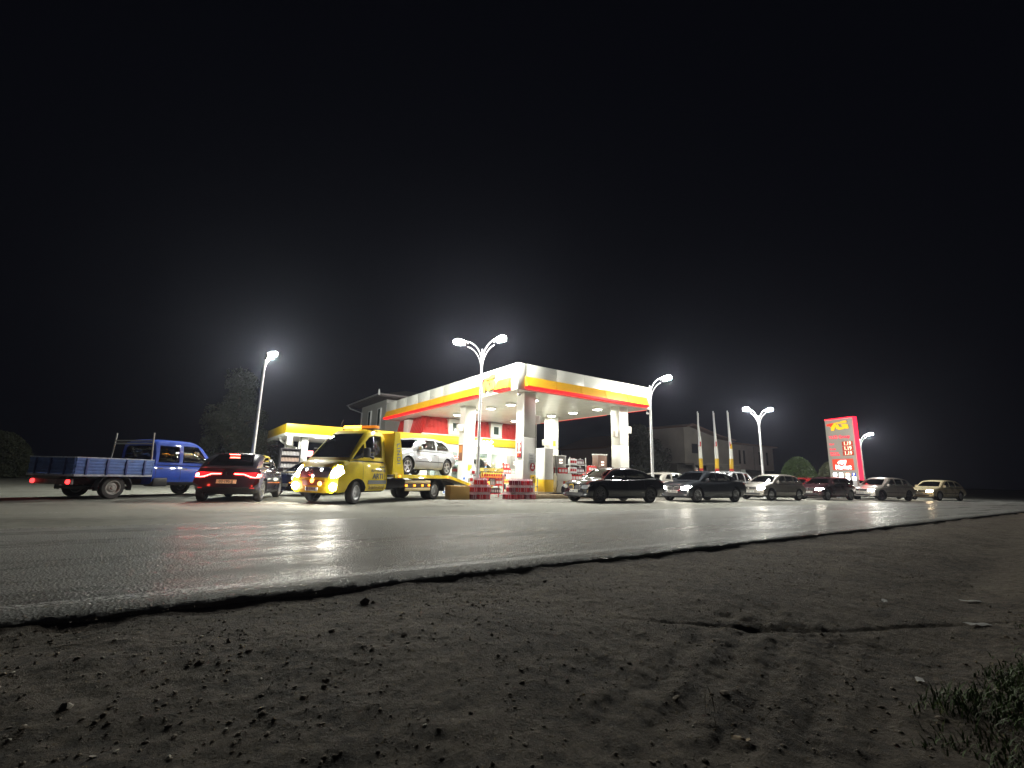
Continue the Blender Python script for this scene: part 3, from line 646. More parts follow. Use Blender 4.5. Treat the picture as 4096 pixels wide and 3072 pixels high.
mb.build('tower_roof', mat('tower_roof_dark', (.10, .09, .085), .8), tower, smooth=0)
mb = MB(); P_ = [Vector(p) - Vector((16, 38, 0)) for p in ((25, 37.05, 7.38), (12.45, 37.05, 7.38), (12.45, 46.2, 7.38))]
mb.tube(P_, .07, 8); mb.tube([Vector((12.45, 45.9, 7.3)) - Vector((16, 38, 0)), Vector((12.6, 45.6, 7.0)) - Vector((16, 38, 0)), Vector((13.5, 44.8, 6.6)) - Vector((16, 38, 0)), Vector((13.5, 44.8, 2)) - Vector((16, 38, 0))], .06, 8)
mb.tube([Vector((12.45, 37.1, 7.3)) - Vector((16, 38, 0)), Vector((12.4, 37.0, 7.75)) - Vector((16, 38, 0))], [.12, .05], 8)
mb.build('roof_gutter', mat('gutter_grey', (.5, .5, .5), .35, metal=.4), tower)

# ================================================================== street lamps
LAMPM = emis('street_lamp_lit', (1, .98, .92), 500)
def lamp_post(label, loc, rz, zfork, arms, power, zl=None, z_base=0):
    t = thing('street_lamp', label, 'street lamp', (loc[0], loc[1], z_base), rz, 'white street lamps of the filling station')
    mb = MB(); mb.lathe([(.12, 0), (.12, .03), (.085, .04), (.085, .9), (.07, .96), (.066, 2.9), (.058, 2.96), (.045, zfork), (.03, zfork + .22), (.01, zfork + .24)], 12); mb.build('pole', STEEL, t)
    for s_ in arms:
        mb = MB(); A_ = []
        for k in range(11):
            a = k / 10 * pi / 2; A_.append((s_ * (.05 + .92 * (1 - cos(a))), 0, zfork - .25 + .92 * sin(a)))
        mb.tube(A_, .024, 8)
        A2 = [(s_ * (.04 + .80 * (1 - cos(k / 10 * 1.25)) + .1 * k / 10), 0, zfork - .55 + .98 * sin(k / 10 * 1.25)) for k in range(11)]
        mb.tube(A2, .02, 8); mb.box(min(A_[8][0], A_[8][0]), A_[8][0] + .02, -.012, .012, A_[8][2] - .12, A_[8][2]); mb.build('arm', STEEL, t)
        mb = MB(); x0 = s_ * .85; zz = zfork + .66
        mb.loft([[(x0 + s_ * u_, yy_, zz + dz + u_ * .12) for yy_, dz in ((-w_, 0), (-w_ * .7, h_), (w_ * .7, h_), (w_, 0))] for u_, w_, h_ in ((.04, .05, .05), (.14, .14, .09), (.36, .16, .10), (.48, .09, .05))]); hd = mb.build('lamp_head', STEEL, t)
        mb = MB(); mb.loft([[(x0 + s_ * u_, yy_, zz + dz + u_ * .12) for yy_, dz in ((-w_, -.004), (-w_ * .75, -.15), (w_ * .75, -.15), (w_, -.004))] for u_, w_ in ((.02, .10), (.26, .22), (.50, .12))]); mb.build('lens', LAMPM, hd)
        light('SPOT', (x0 + s_ * .32, 0, zz - .1), power * LAMP, (1, .97, .89), .12, parent=hd, spot=R(165), blend=.6) if False else light('POINT', (x0 + s_ * .27, 0, zz - .28), power * LAMP * .55, (.97, 1, .88), .10, parent=hd)
    return t
lamp_post('lone white street lamp with a slender leaning-looking pole behind the dark hatchback', (2.3, 22.0), R(55), 5.38, (.5,), 2300)
lamp_post('tall double-headed street lamp directly before the canopy logo', (10.0, 16.74), R(126), 6.12, (1.0, -.78), 360)
lamp_post('single-armed street lamp standing at the right-hand end of the canopy', (18.4, 14.55), R(-36), 5.3, (.78,), 250)
lamp_post('double-headed street lamp right of the three furled flags', (29.95, 15.2), R(144), 4.95, (.66, -.66), 220)
lamp_post('far street lamp peeping out beside the price totem', (45.3, 14.9), R(-36), 4.45, (.8,), 600)

# ================================================================== furled flags
def flag(label, x, y, sd):
    t = thing('flag_pole', label, 'flag', (x, y, 0), 0, 'three furled flags on white poles')
    mb = MB(); mb.lathe([(.07, 0), (.05, 6.7), (.02, 6.75)], 10); mb.build('pole', STEEL, t)
    rg = []; n = 14; zs = [1.6 + i * .2 for i in range(26)]
    mb = MB()
    def r_at(z): return .20 - .125 * sst(2, 6.3, z) + .018 * noise.noise(Vector((z * 1.3, sd, 0)))
    def off(z): return (.10 - .05 * sst(4, 6, z)) + .05 * noise.noise(Vector((z * .8, sd, 9)))
    for z in zs:
        r = r_at(z); rg.append([(off(z) + r * (1 + .25 * sin(k / n * 2 * pi * 4 + z * .5 + sd)) * cos(2 * pi * k / n), r * .6 * (1 + .25 * sin(k / n * 2 * pi * 3 + z)) * sin(2 * pi * k / n), z) for k in range(n)])
    mb.loft(rg); bmesh.ops.recalc_face_normals(mb.b, faces=mb.b.faces)
    for f in mb.b.faces:
        z = f.calc_center_median().z; f.material_index = 2 if z < 2.0 or (3.9 < z < 4.15 and f.calc_center_median().x < off(z)) else (1 if z < 2.85 or (3.7 < z < 4.0 and sd > 2) else 0)
    mb.build('flag_cloth', [mat('flag_white', (.85, .86, .80), .7), mat('flag_yellow', (.78, .50, .03), .7), mat('flag_red', (.6, .03, .03), .7)], t, smooth=60)
flag('first furled white flag, the one nearest the canopy', 35.1, 22.9, 1); flag('middle furled white flag of the three', 35.8, 21.9, 2); flag('furled white flag farthest from the canopy, next to the street lamp', 36.4, 21.0, 3)

# ================================================================== price totem
tot = thing('price_totem', 'tall grey fuel price totem with a glowing red edge', 'price sign', (38.45, 13.72, 0), math.atan2(14.9 - 12.54, 38.9 - 38.0) )
# local x from right end (near) to left; face looks to local +y (towards the road user)
SGN = mat('totem_face', (.25, .245, .215), .45, emit=(.9, .85, .7), es=.07)
TW = 1.10
mb = MB(); mb.box(-TW, TW, -.14, .14, 1.30, 5.60, .02); mb.build('body', SGN, tot)
mb = MB(); mb.box(-TW - .06, -TW - .002, -.16, .16, 1.30, 5.66, .01); mb.box(-TW, TW, -.16, .16, 5.603, 5.67, .01); mb.build('red_edge', emis('totem_red', (1, .012, .03), 2.2, (.10, .002, .003), .1), tot)
for sx in (-.7, .7):
    mb = MB(); mb.box(sx - .15, sx + .15, -.1, .1, 0, 1.30); mb.build('leg', STEEL, tot, smooth=0)
fm = lambda x, z, d=.142: frame((x, d, z), (-1, 0, 0))
logo(tot, lambda a, b, t: Vector((.94 - a, .142 + t, 4.78 + b)), .05, 1.72, .66, emis('totem_yellow', (1, .50, .012), .6, (.35, .2, .01)))
TR = emis('totem_red_text', (1, .02, .06), .9, (.2, .004, .01))
text('group_name', 'YUZI Group', .32, TR, tot, fm(0.07, 4.30), .008, .007)
for i, (nm, z) in enumerate((('Dizel', 3.82), ('Benzin', 3.46), ('Dizel me', 3.19), ('ekonomik', 3.04))): text('fuel_name', nm, .19, TR, tot, fm(.92, z), .006, .005, 'LEFT')
PRB = mat('price_box', (.10, .015, .01), .3, emit=(1, .05, .01), es=.25)
for z in (3.81, 3.47, 3.13):
    mb = MB(); mb.box(-.92, -.10, .142, .165, z - .155, z + .155, .01); q = mb.build('price_display', PRB, tot)
    text('price', '1.19', .34, emis('price_digits', (1, .62, .35), 1.6), q, fm(-.51, z, .168), .004, .004)
mb = MB(); mb.box(-.82, .80, .142, .17, 1.96, 2.75, .01); mk = mb.build('market_panel', mat('market_red', (.42, .05, .03), .4, emit=(1, .08, .035), es=.3), tot)
text('market_text', 'Market', .42, WLIT, mk, fm(-.02, 2.17, .173), .004, .006)
mb = MB(); mb.prism([(.34, .0), (-.26, -.05), (-.34, .26), (.30, .26)], lambda a, b: Vector((a * .7 - .05, .172, 2.44 + b * .8)), lambda a, b: Vector((a * .7 - .05, .178, 2.44 + b * .8)))
for x_ in (-.15, .18): mb.lathe([(.001, .172), (.05, .172), (.05, .178), (.001, .178)], 10, 'Y', (x_ * .7 - .05, 0, 2.40))
for k in range(3): mb.box(.2, .40 - k * .05, .172, .178, 2.46 + k * .06, 2.48 + k * .06)
mb.build('trolley_symbol', WLIT, mk, smooth=0)
PLW = emis('pictogram_lit', (.95, .95, 1), 2.4)
for r_, row in enumerate((('w', 'w', 'o', 'b'), (None, 'w', 'w', 'w'))):
    for c_, k in enumerate(row):
        if not k: continue
        x_ = .71 - c_ * .48; z_ = 1.66 - r_ * .27; mb = MB()
        if k == 'o': mb.lathe([(.001, .142), (.12, .142), (.12, .15), (.001, .15)], 16, 'Y', (x_ + .06, 0, z_)); mb.lathe([(.001, .143), (.12, .143), (.12, .153), (.001, .153)], 16, 'Y', (x_ - .08, 0, z_))
        else: mb.box(x_ - .14, x_ + .14, .142, .152, z_ - .11, z_ + .11, .01)
        q = mb.build('pictogram', PLW if k == 'w' else (emis('pict_orange', (1, .35, .2), 1.2) if k == 'o' else mat('pict_blue', (.01, .02, .12), .3, emit=(.05, .1, 1), es=.3)), tot)
        if k == 'b': text('parking_letter', 'P', .19, WLIT, q, fm(x_, z_, .154), .003, .008)

# ================================================================== houses at the back
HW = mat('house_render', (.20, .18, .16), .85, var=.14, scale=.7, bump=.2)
h = thing('house', 'dim beige house with a balcony behind the flags', 'house', (47.7, 33, 0)); 
def hb(mb, x0, x1, y0, y1, z0, z1, bev=0): mb.box(x0 - 47.7, x1 - 47.7, y0 - 33, y1 - 33, z0, z1, bev)
mb = MB(); mb.prism([(43.3, 2.8), (52.2, 2.8), (52.2, 5.6), (49.2, 5.75), (48.9, 5.95), (44.1, 6.75), (43.3, 6.55)], lambda a, b: Vector((a - 47.7, 30 - 33, b)), lambda a, b: Vector((a - 47.7, 37 - 33, b))); mb.build('upper_wall', HW, h, smooth=0)
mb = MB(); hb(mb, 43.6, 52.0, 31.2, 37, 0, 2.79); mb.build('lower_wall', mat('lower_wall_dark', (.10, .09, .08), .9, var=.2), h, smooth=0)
mb = MB(); hb(mb, 43.3, 52.2, 28.9, 30.0, 2.62, 2.78); mb.build('balcony_floor', HW, h, smooth=0)
mb = MB(); hb(mb, 45.5, 52.2, 28.95, 29.05, 2.78, 2.86); hb(mb, 45.5, 52.2, 28.95, 29.05, 1.95, 2.02)
for k in range(26): hb(mb, 45.6 + k * .26, 45.7 + k * .26, 28.97, 29.03, 2.02, 2.78)
mb.build('railing', mat('railing', (.25, .23, .2), .8), h, smooth=0)
mb = MB(); hb(mb, 44.6, 45.6, 29.95, 29.998, 3.9, 4.9); q = mb.build('window', mat('window_dark', (.03, .03, .035), .2), h, smooth=0)
mb = MB(); mb.prism([(43.0, 6.66), (44.1, 7.0), (49, 6.1), (52.3, 5.75), (52.3, 5.66), (49, 5.98), (44.1, 6.8), (43.0, 6.55)], lambda a, b: Vector((a - 47.7, 29.3 - 33, b)), lambda a, b: Vector((a - 47.7, 37.3 - 33, b))); mb.build('roof', mat('house_roof', (.12, .07, .055), .9), h, smooth=0)
for x_ in (43.5, 47.6, 51.9):
    mb = MB(); hb(mb, x_ - .12, x_ + .12, 29.0, 29.2, 0, 2.6); mb.build('post', HW, h, smooth=0)
h2 = thing('house', 'long low pinkish house wing right of the balcony house', 'house', (57, 33, 0))
mb = MB(); mb.box(-4.6, 5.0, -3, 5, 2.45, 5.35); mb.build('upper_wall', mat('house_pinkish', (.19, .155, .145), .85, var=.14, scale=.6), h2, smooth=0)
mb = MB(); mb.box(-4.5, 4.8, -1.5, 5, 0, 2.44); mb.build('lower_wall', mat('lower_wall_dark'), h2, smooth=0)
for x_ in (-3.0, -2.0, 1.6, 3.4):
    mb = MB(); mb.box(x_ - .18, x_ + .18, -3.03, -2.99, 3.1, 4.7); mb.build('window', mat('window_dark'), h2, smooth=0)
mb = MB(); mb.box(.2, .3, -3.05, -2.99, 2.45, 5.3); mb.build('downpipe', mat('lower_wall_dark'), h2, smooth=0)
mb = MB(); mb.box(-4.8, 5.3, -3.5, 5.4, 5.352, 5.5); mb.build('roof', mat('house_roof'), h2, smooth=0)
mb = MB(); mb.box(-3.6, -3.0, -3.6, -3.2, 0, 2.4); mb.build('pillar', WHITE, h2, smooth=0)
h3 = thing('house', 'faint gabled house end showing just right of the canopy', 'house', (37.5, 33.5, 0))
mb = MB(); mb.prism([(-2.3, 0), (2.3, 0), (2.3, 4.6), (1.9, 5.5), (-2.3, 4.2)], lambda a, b: Vector((a, 0, b)), lambda a, b: Vector((a, 7, b))); mb.build('gable_wall', mat('gable_render', (.20, .16, .15), .9, var=.1), h3, smooth=0)
mb = MB(); mb.box(-2.6, 2.4, -.6, -.05, 3.5, 3.62); mb.tube([(-2.3, -.5, 0), (-2.3, -.5, 3.5)], .07, 8); mb.build('porch', HW, h3, smooth=0)
mb = MB(); mb.prism([(-2.9, 4.1), (1.9, 5.75), (2.6, 4.7), (2.5, 4.6), (1.9, 5.55), (-2.9, 3.95)], lambda a, b: Vector((a, -.4, b)), lambda a, b: Vector((a, 7.3, b))); mb.build('roof', mat('house_roof'), h3, smooth=0)

# ================================================================== trees and bushes
def foliage(mb, n, fn, size, rng):
    for i in range(n):
        p, s_ = fn(rng); a = Vector((rng.gauss(0, 1), rng.gauss(0, 1), rng.gauss(0, 1) * .6)).normalized(); b = a.orthogonal().normalized(); c = a.cross(b)
        r = size * rng.uniform(.6, 1.4) * s_; t = rng.uniform(0, 6.28); d = b * cos(t) + c * sin(t); e = a.cross(d)
        v = [mb.b.verts.new(p + q) for q in (d * r, e * r * .5, -d * r * .9, -e * r * .45)]; mb.face(v)
def tree(label, x, y, h_, rad, n, leaf, sd, z0=1.2, shape='oval', size=.16, name='tree', tr=.16, group=None):
    rng = random.Random(sd); t = thing(name, label, 'tree' if name == 'tree' else 'bush', (x, y, 0), 0, group)
    mb = MB(); mb.tube([(0, 0, 0), (.05, 0, h_ * .3), (-.04, .03, h_ * .6), (0, 0, h_ * .88)], [tr, tr * .8, tr * .5, tr * .15], 9)
    for k in range(9):
        a = rng.uniform(0, 6.28); z = h_ * rng.uniform(.25, .7); l = rad * rng.uniform(.5, .85)
        mb.tube([(0, 0, z), (cos(a) * l * .5, sin(a) * l * .5, z + l * .3), (cos(a) * l, sin(a) * l, z + l * .45)], [tr * .4, tr * .25, tr * .06], 6)
    mb.build('trunk', mat('bark', (.09, .07, .05), .9, var=.3, scale=5), t)
    cl = []
    for k in range(60 if shape != 'topiary' else 0):
        z = rng.random(); rr = rad * (sin(min(1, z * 1.05 + .12) * pi) ** .6 if shape == 'oval' else (1 - z) ** .8 + .1); a = rng.uniform(0, 6.28); q = rng.random() ** .5
        cl.append((Vector((cos(a) * rr * q, sin(a) * rr * q, z0 + z * (h_ - z0))), rad * rng.uniform(.16, .34)))
    def fn(g):
        if shape == 'topiary':
            while True:
                p = Vector((g.uniform(-1, 1), g.uniform(-1, 1), g.uniform(0, 1)))
                e = (p.x ** 2 + p.y ** 2) + (p.z * 1.0) ** 2.3
                if .72 < e < 1.0 + .05 * noise.noise(p * 4): return Vector((p.x * rad, p.y * rad, z0 + p.z * (h_ - z0))), 1
        c, r = cl[int(g.random() * len(cl))]; d = Vector((g.gauss(0, 1), g.gauss(0, 1), g.gauss(0, .8))); d = d.normalized() * r * g.random() ** .4
        return c + d, 1
    mb = MB(); foliage(mb, n, fn, size, rng); mb.build('crown', leaf, t, smooth=0); return t
LEAF = mat('leaf_dark', (.050, .060, .030), .6, var=.45, scale=3); LEAFG = mat('leaf_green', (.060, .10, .026), .6, var=.35, scale=3)
tree('dim loose-crowned tree behind the dark hatchback and the lone lamp', 3.0, 42, 8.2, 3.0, 20000, mat('leaf_dim', (.036, .042, .026), .8, var=.4, scale=2), 3, .6, 'cone', .10)
tree('low dark shrubby tree left of the drinks shelf', 4.4, 38.5, 3.6, 1.7, 7000, mat('leaf_dim'), 4, .2, 'oval', .09)
tree('shadowy tree in front of the houses right of the canopy', 35.5, 29.5, 5.6, 3.2, 14000, mat('leaf_black', (.020, .022, .015), .8, var=.4, scale=3), 5, .3, 'oval', .12)
tree('clipped dome-shaped green bush by the pink house wing', 41.6, 18.2, 3.15, 1.5, 9000, LEAFG, 6, .1, 'topiary', .075, 'bush', .08, 'clipped evergreen bushes')
tree('clipped bush with ragged top beside the price totem', 40.6, 15.35, 2.75, 1.15, 7000, mat('leaf_grey', (.085, .095, .05), .6, var=.3, scale=3), 7, .1, 'topiary', .07, 'bush', .08, 'clipped evergreen bushes')
tree('barely visible round bush at the far left edge', -10.6, 46, 3.2, 2.1, 16000, mat('leaf_dim'), 8, .1, 'topiary', .07, 'bush', .1)
# ================================================================== vehicles
def paint(name, col, metal=.35, rough=.17): return mat(name, col, rough + .1, metal=metal, var=.10, scale=2.2, coat=1, spec=.12)
WCACHE = {}
def wheel_mesh(r, w_, rr, spokes, rimm):
    k = (r, w_, rr, spokes, rimm.name)
    if k in WCACHE: return WCACHE[k]
    mb = MB(); h = w_ / 2
    mb.lathe([(rr, -h * .85), (rr + .015, -h), (r - .03, -h), (r - .008, -h * .8), (r, -h * .5), (r, h * .5), (r - .008, h * .8), (r - .03, h), (rr + .015, h), (rr, h * .85), (rr, -h * .85)], 32, 'Y', caps=False)
    t = tomesh(mb, [RUBBER], 'tyre'); t.shade_smooth(); t.set_sharp_from_angle(angle=R(40))
    mb = MB(); mb.lathe([(rr * .96, -h * .8), (rr + .006, -h * .9), (rr + .006, -h * .97), (rr - .012, -h * .97), (rr - .03, -h * .8), (rr - .035, h * .3), (rr * .98, h * .3), (rr * .98, -h * .8)], 32, 'Y', caps=False)
    mb.m = 0; mb.lathe([(.01, -h * .82), (.045, -h * .80), (.06, -h * .6), (.06, h * .1), (.01, h * .1)], 14, 'Y')
    if spokes <= 0:
        mb.lathe([(.01, -h * .55), (rr * .45, -h * .62), (rr * .72, -h * .35), (rr - .02, -h * .62), (rr - .02, -h * .3), (.01, -h * .2)], 28, 'Y')
    for i in range(max(0, spokes)):
        M = Matrix.Rotation(2 * pi * i / spokes, 4, 'Y'); w0, w1 = (.032, .030) if spokes < 8 else (.016, .015)
        q = [Vector((.03, -h * .80, -w0)), Vector((rr - .012, -h * .90, -w1)), Vector((rr - .012, -h * .90, w1)), Vector((.03, -h * .80, w0))]
        A = [mb.b.verts.new(M @ p) for p in q]; B = [mb.b.verts.new(M @ (p + Vector((0, .04, 0)))) for p in q]
        mb.face(A); mb.face(B[::-1]); [mb.face([A[j], B[j], B[(j + 1) % 4], A[(j + 1) % 4]]) for j in range(4)]
    ri = tomesh(mb, [rimm], 'rim')
    dk = MB(); dk.lathe([(.01, h * .0), (rr - .04, h * .0), (rr - .04, h * .08), (.01, h * .08)], 20, 'Y'); d_ = tomesh(dk, [BLACK], 'disc')
    WCACHE[k] = (t, ri, d_); return WCACHE[k]
def wheel(parent, x, y, r, w_, rr, spokes, rimm, steer=0, side=1):
    t, ri, dk = wheel_mesh(r, w_, rr, spokes, rimm)
    o = part('wheel', t, None, parent, (x, y, r), (0, random.uniform(0, 1), (pi if side > 0 else 0) + steer))
    part('rim', ri, None, o); part('brake_disc', dk, None, o); return o
def bvh_of(me): 
    b = bmesh.new(); b.from_mesh(me); t = BVHTree.FromBMesh(b); b.free(); return t
DIRS = {'front': (Vector((-1, 0, 0)), lambda a, b: Vector((6, a, b))), 'rear': (Vector((1, 0, 0)), lambda a, b: Vector((-6, a, b))),
        'left': (Vector((0, -1, 0)), lambda a, b: Vector((a, 4, b))), 'right': (Vector((0, 1, 0)), lambda a, b: Vector((a, -4, b))), 'top': (Vector((0, 0, -1)), lambda a, b: Vector((a, b, 5)))}
def patch(bv, poly, side, name, m, parent, off=.006, deep=.03, cuts=3, label=None):
    """a panel following the body surface, proud of it by off"""
    d, st = DIRS[side]; t = bmesh.new(); vs = [t.verts.new((a, b, 0)) for a, b in poly]; t.faces.new(vs)
    bmesh.ops.triangulate(t, faces=t.faces[:])
    for _ in range(cuts + 2): bmesh.ops.subdivide_edges(t, edges=[e for e in t.edges if e.calc_length() > .04], cuts=1, use_grid_fill=True)
    bmesh.ops.triangulate(t, faces=t.faces[:])
    res = {}; last = None
    for v in t.verts:
        o = st(v.co.x, v.co.y); h, n, i, dist = bv.ray_cast(o, d)
        if h is None:
            h2, n, i, dist = bv.find_nearest(o + d * (6 if side in ('front', 'rear') else 4)) if False else bv.find_nearest(o + d * (3.9 if side in ('front', 'rear') else 3.2)); h = h2
        res[v] = h.copy()
    for v in t.verts: v.co = res[v] - d * off
    ext = bmesh.ops.extrude_edge_only(t, edges=[e for e in t.edges if e.is_boundary])
    for g in ext['geom']:
        if isinstance(g, bmesh.types.BMVert): g.co += d * deep
    bmesh.ops.recalc_face_normals(t, faces=t.faces)
    me = bpy.data.meshes.new(name); t.to_mesh(me); t.free(); me.materials.append(m); me.shade_smooth(); me.set_sharp_from_angle(angle=R(45))
    return part(name, me, m, parent, label=label)
def mirror(poly): return [(-a, b) for a, b in poly]
def car(name, label, loc, rz, sp, cat='car', group=None):
    """lofted body, hollow greenhouse with real window openings and thin panes, wheel arches cut out"""
    Lf, Lr, W, H = sp['nose'], sp['tail'], sp['W'], sp['H']; wb = sp['wb']; r = sp.get('r', .32); hw = W / 2
    belt, bot = sp['belt'], sp.get('bot', [(-9, .2), (9, .2)]); pnt = sp['paint']
    t = thing(name, label, cat, loc, rz, group)
    xa = wb / 2; lu = sp.get('z0', .2)
    def zt(x): return spl(belt, x)
    nosec = sp.get('nosec', [(0, .08), (.25, .0), (.55, .0), (.8, .05), (1, .16)]); tailc = sp.get('tailc', [(0, .10), (.25, .0), (.5, .02), (.8, .05), (1, .10)])
    bowf, bowr = sp.get('bowf', .20), sp.get('bowr', .14)
    N = 46; stn = sorted(set([Lr + (Lf - Lr) * i / N for i in range(N + 1)] + [Lf - .02, Lf - .06, Lr + .02, Lr + .06]))
    prof = [(0, 0), (.80, 0), (.93, .05), (.985, .16), (1.0, .42), (.992, .66), (.965, .84), (.93, .94), (.865, 1.0), (.45, 1.0), (0, 1.0)]
    def ring(x):
        b, tz = plerp(bot, x) , zt(x); cr = sp.get('crown', .045)
        dF, dR = Lf - x, x - Lr; kf, kr = sst(.55, 0, dF), sst(.5, 0, dR)
        cap = 1 - .10 * sst(.06, 0, dF) - .08 * sst(.06, 0, dR); ww = hw * (1 - .05 * sst(1.3, 0, dF) - .05 * sst(1.1, 0, dR))
        pts = []
        for m_, f in prof:
            y = ww * m_; z = b + (tz - b) * f
            if cap < 1: zc = (b + tz) / 2; z = zc + (z - zc) * cap
            if f == 1.0: z += cr * (1 - (m_ / .865) ** 2)
            yy = min(1, abs(y) / hw)
            xx = x - kf * (plerp(nosec, f) + bowf * yy ** 3) + kr * (plerp(tailc, f) + bowr * yy ** 3)
            pts.append(Vector((xx, y, z)))
        return pts + [Vector((p.x, -p.y, p.z)) for p in pts[-2:0:-1]]
    mb = MB(); mb.loft([ring(x) for x in stn]); bmesh.ops.recalc_face_normals(mb.b, faces=mb.b.faces)
    for f in mb.b.faces:
        c = f.calc_center_median(); 
        if c.z < plerp(bot, c.x) + sp.get('sill', .06) : f.material_index = 1
        if f.normal.z > .7 and sp['rb'] + .12 < c.x < sp['fb'] - .12: f.material_index = 1
    bmesh.ops.triangulate(mb.b, faces=mb.b.faces[:]); body = tomesh(mb, [pnt, BLACK], 'body'); bv = bvh_of(body)
    cut = MB(); cut.m = 1
    for x in (xa, -xa):
        for s_ in (1, -1): cut.lathe([(r + sp.get('gap', .055), s_ * (hw - .30)), (r + sp.get('gap', .055), s_ * (hw + .2))], 28, 'Y', (x, 0, r + .01))
    body = boolean(body, tomesh(cut, [pnt, BLACK])); body.shade_smooth(); body.set_sharp_from_angle(angle=R(32)); part('body', body, None, t)
    # greenhouse
    gh = sp['roof']; xr, xf = sp['rb'], sp['fb']; tum = sp.get('tum', .30); wr = sp.get('wr', .865)
    def gring(x, ins=0., drop=0.):
        base = zt(x) - .015 - drop; top = max(spl(gh, x), zt(x) + .012) - ins; h = max(top - base, .004)
        wbx = hw * (wr + .02) * (1 - .05 * sst(1.0, 0, xf - x) - .07 * sst(.8, 0, x - xr)) - ins; tt = tum * h
        pts = [(0, base), (wbx, base), (wbx - tt * .22, base + h * .45), (wbx - tt * .62, base + h * .82), (wbx - tt * .85 - .02, base + h * .93), (wbx - tt - .09, base + h * .99), ((wbx - tt) * .5, base + h + .02), (0, base + h + .026)]
        kf, kr = sst(1.1, 0, xf - x), sst(.7, 0, x - xr); out = []
        for y, z in pts: out.append(Vector((x - kf * sp.get('gbow', .16) * (abs(y) / hw) ** 2 + kr * .10 * (abs(y) / hw) ** 2, y, z)))
        return out + [Vector((p.x, -p.y, p.z)) for p in out[-2:0:-1]]
    def gsolid(ins=0., drop=0.):
        mb = MB(); M_ = 34; mb.loft([gring(xr + ins * 1.3 + (xf - xr - 2.6 * ins) * (i / M_), ins, drop) for i in range(M_ + 1)]); return tomesh(mb, [pnt, BLACK])
    def shell(i0, i1): return boolean(gsolid(i0), gsolid(i1, .12))
    prs = []
    for poly in sp['side']:
        for s_ in (1, -1): prs.append(('side_window', [Vector((a, s_ * .25, b)) for a, b in poly], [Vector((a, s_ * 2.0, b)) for a, b in poly]))
    if sp.get('ws'):
        P = sp['ws']; xm = sp.get('wsx', xf - 1.0); prs.append(('windscreen', [Vector((xm, a, b)) for a, b in P + mirror(P)[::-1]], [Vector((xf + 1, a, b)) for a, b in P + mirror(P)[::-1]]))
    if sp.get('rs'):
        P = sp['rs']; xm = sp.get('rsx', xr + .75); prs.append(('rear_window', [Vector((xm, a, b)) for a, b in P + mirror(P)[::-1]], [Vector((xr - 1, a, b)) for a, b in P + mirror(P)[::-1]]))
    def prm(k, g=0.):
        mb = MB(); A = [mb.b.verts.new(p) for p in k[1]]; B = [mb.b.verts.new(p) for p in k[2]]; n = len(A); mb.face(A); mb.face(B[::-1]); [mb.face([A[j], B[j], B[(j + 1) % n], A[(j + 1) % n]]) for j in range(n)]; return tomesh(mb, [pnt, BLACK])
    fr = shell(0, .045)
    for k in prs: fr = boolean(fr, prm(k))
    fr.shade_smooth(); fr.set_sharp_from_angle(angle=R(32)); part('cabin_frame', fr, None, t)
    gsh = shell(.008, .036)
    for k in prs:
        g = boolean(gsh, prm(k), 'INTERSECT')
        if len(g.vertices) and (min(v.co.x for v in g.vertices) < xr - .2 or max(v.co.x for v in g.vertices) > xf + .2 or max(v.co.z for v in g.vertices) > H + .1): print('BADGLASS', name, k[0], label[:30])
        g.materials.clear(); g.materials.append(sp.get('glass', GL_CAR)); g.shade_smooth(); part(k[0], g, None, t)
    # seats, dashboard, steering wheel
    zb = zt((xf + xr) / 2); fx = sp.get('seatx', xf - 1.35)
    for x in ([fx] if sp.get('one_row') else [fx, fx - .85]):
        for y in (-.37, .37): mb = MB(); mb.box(x - .07, x + .07, y - .22, y + .22, zb - .1, zb + .22, .05); mb.box(x - .09, x + .01, y - .12, y + .12, zb + .21, zb + .42, .04); mb.build('seat', SEAT, t)
    mb = MB(); mb.box(xf - .75, xf - .35, -hw * .75, hw * .75, zb - .06, zb + .07, .03); mb.build('dashboard', SEAT, t)
    # wheels
    rr = sp.get('rr', r * .66); tw = sp.get('tw', .2); inn = sp.get('inset', .04)
    for x in (xa, -xa):
        for s_ in (1, -1): wheel(t, x, s_ * (hw - inn - tw / 2), r, tw, rr, sp.get('spokes', 5), sp.get('rim', ALLOY), steer=sp.get('steer', 0) if x > 0 else 0, side=s_)
    t['lu'] = 0; del t['lu']
    return t, bv, sp
def mirrors(t, x, y, z, m, s_=.2):
    for k in (1, -1):
        mb = MB(); mb.box(x - .06, x + .06, k * y - .0, k * (y + s_), z - .07, z + .09, .03) if k > 0 else mb.box(x - .06, x + .06, k * (y + s_), k * y, z - .07, z + .09, .03); mb.build('wing_mirror', m, t)
def plate(t, bv, side, z, txt, m=PLATE, w_=.50, y=0, mt=INK):
    p = patch(bv, [(y - w_ / 2, z - .055), (y + w_ / 2, z - .055), (y + w_ / 2, z + .055), (y - w_ / 2, z + .055)], side, 'number_plate', m, t, .014, .03, 1)
    xs_ = [v.co.x for v in p.data.vertices]; x = max(xs_) + .003 if side == 'front' else min(xs_) - .003
    # flatten the plate
    for v in p.data.vertices: v.co.x = (x - .003 if abs(v.co.x - x) < .028 else v.co.x) if side == 'front' else (x + .003 if abs(v.co.x - x) < .028 else v.co.x)
    text('plate_text', txt, .105, mt, p, frame((x, y, z), (0, 1, 0) if side == 'front' else (0, -1, 0)), .001, .001)
def seams(t, bv, xs_, z0, z1, m=None, sides=('left', 'right')):
    for s_ in sides:
        for x in xs_: patch(bv, [(x - .005, z0), (x + .005, z0), (x + .005, z1), (x - .005, z1)], s_, 'door_seam', m or BLACK, t, .0015, .01, 3)
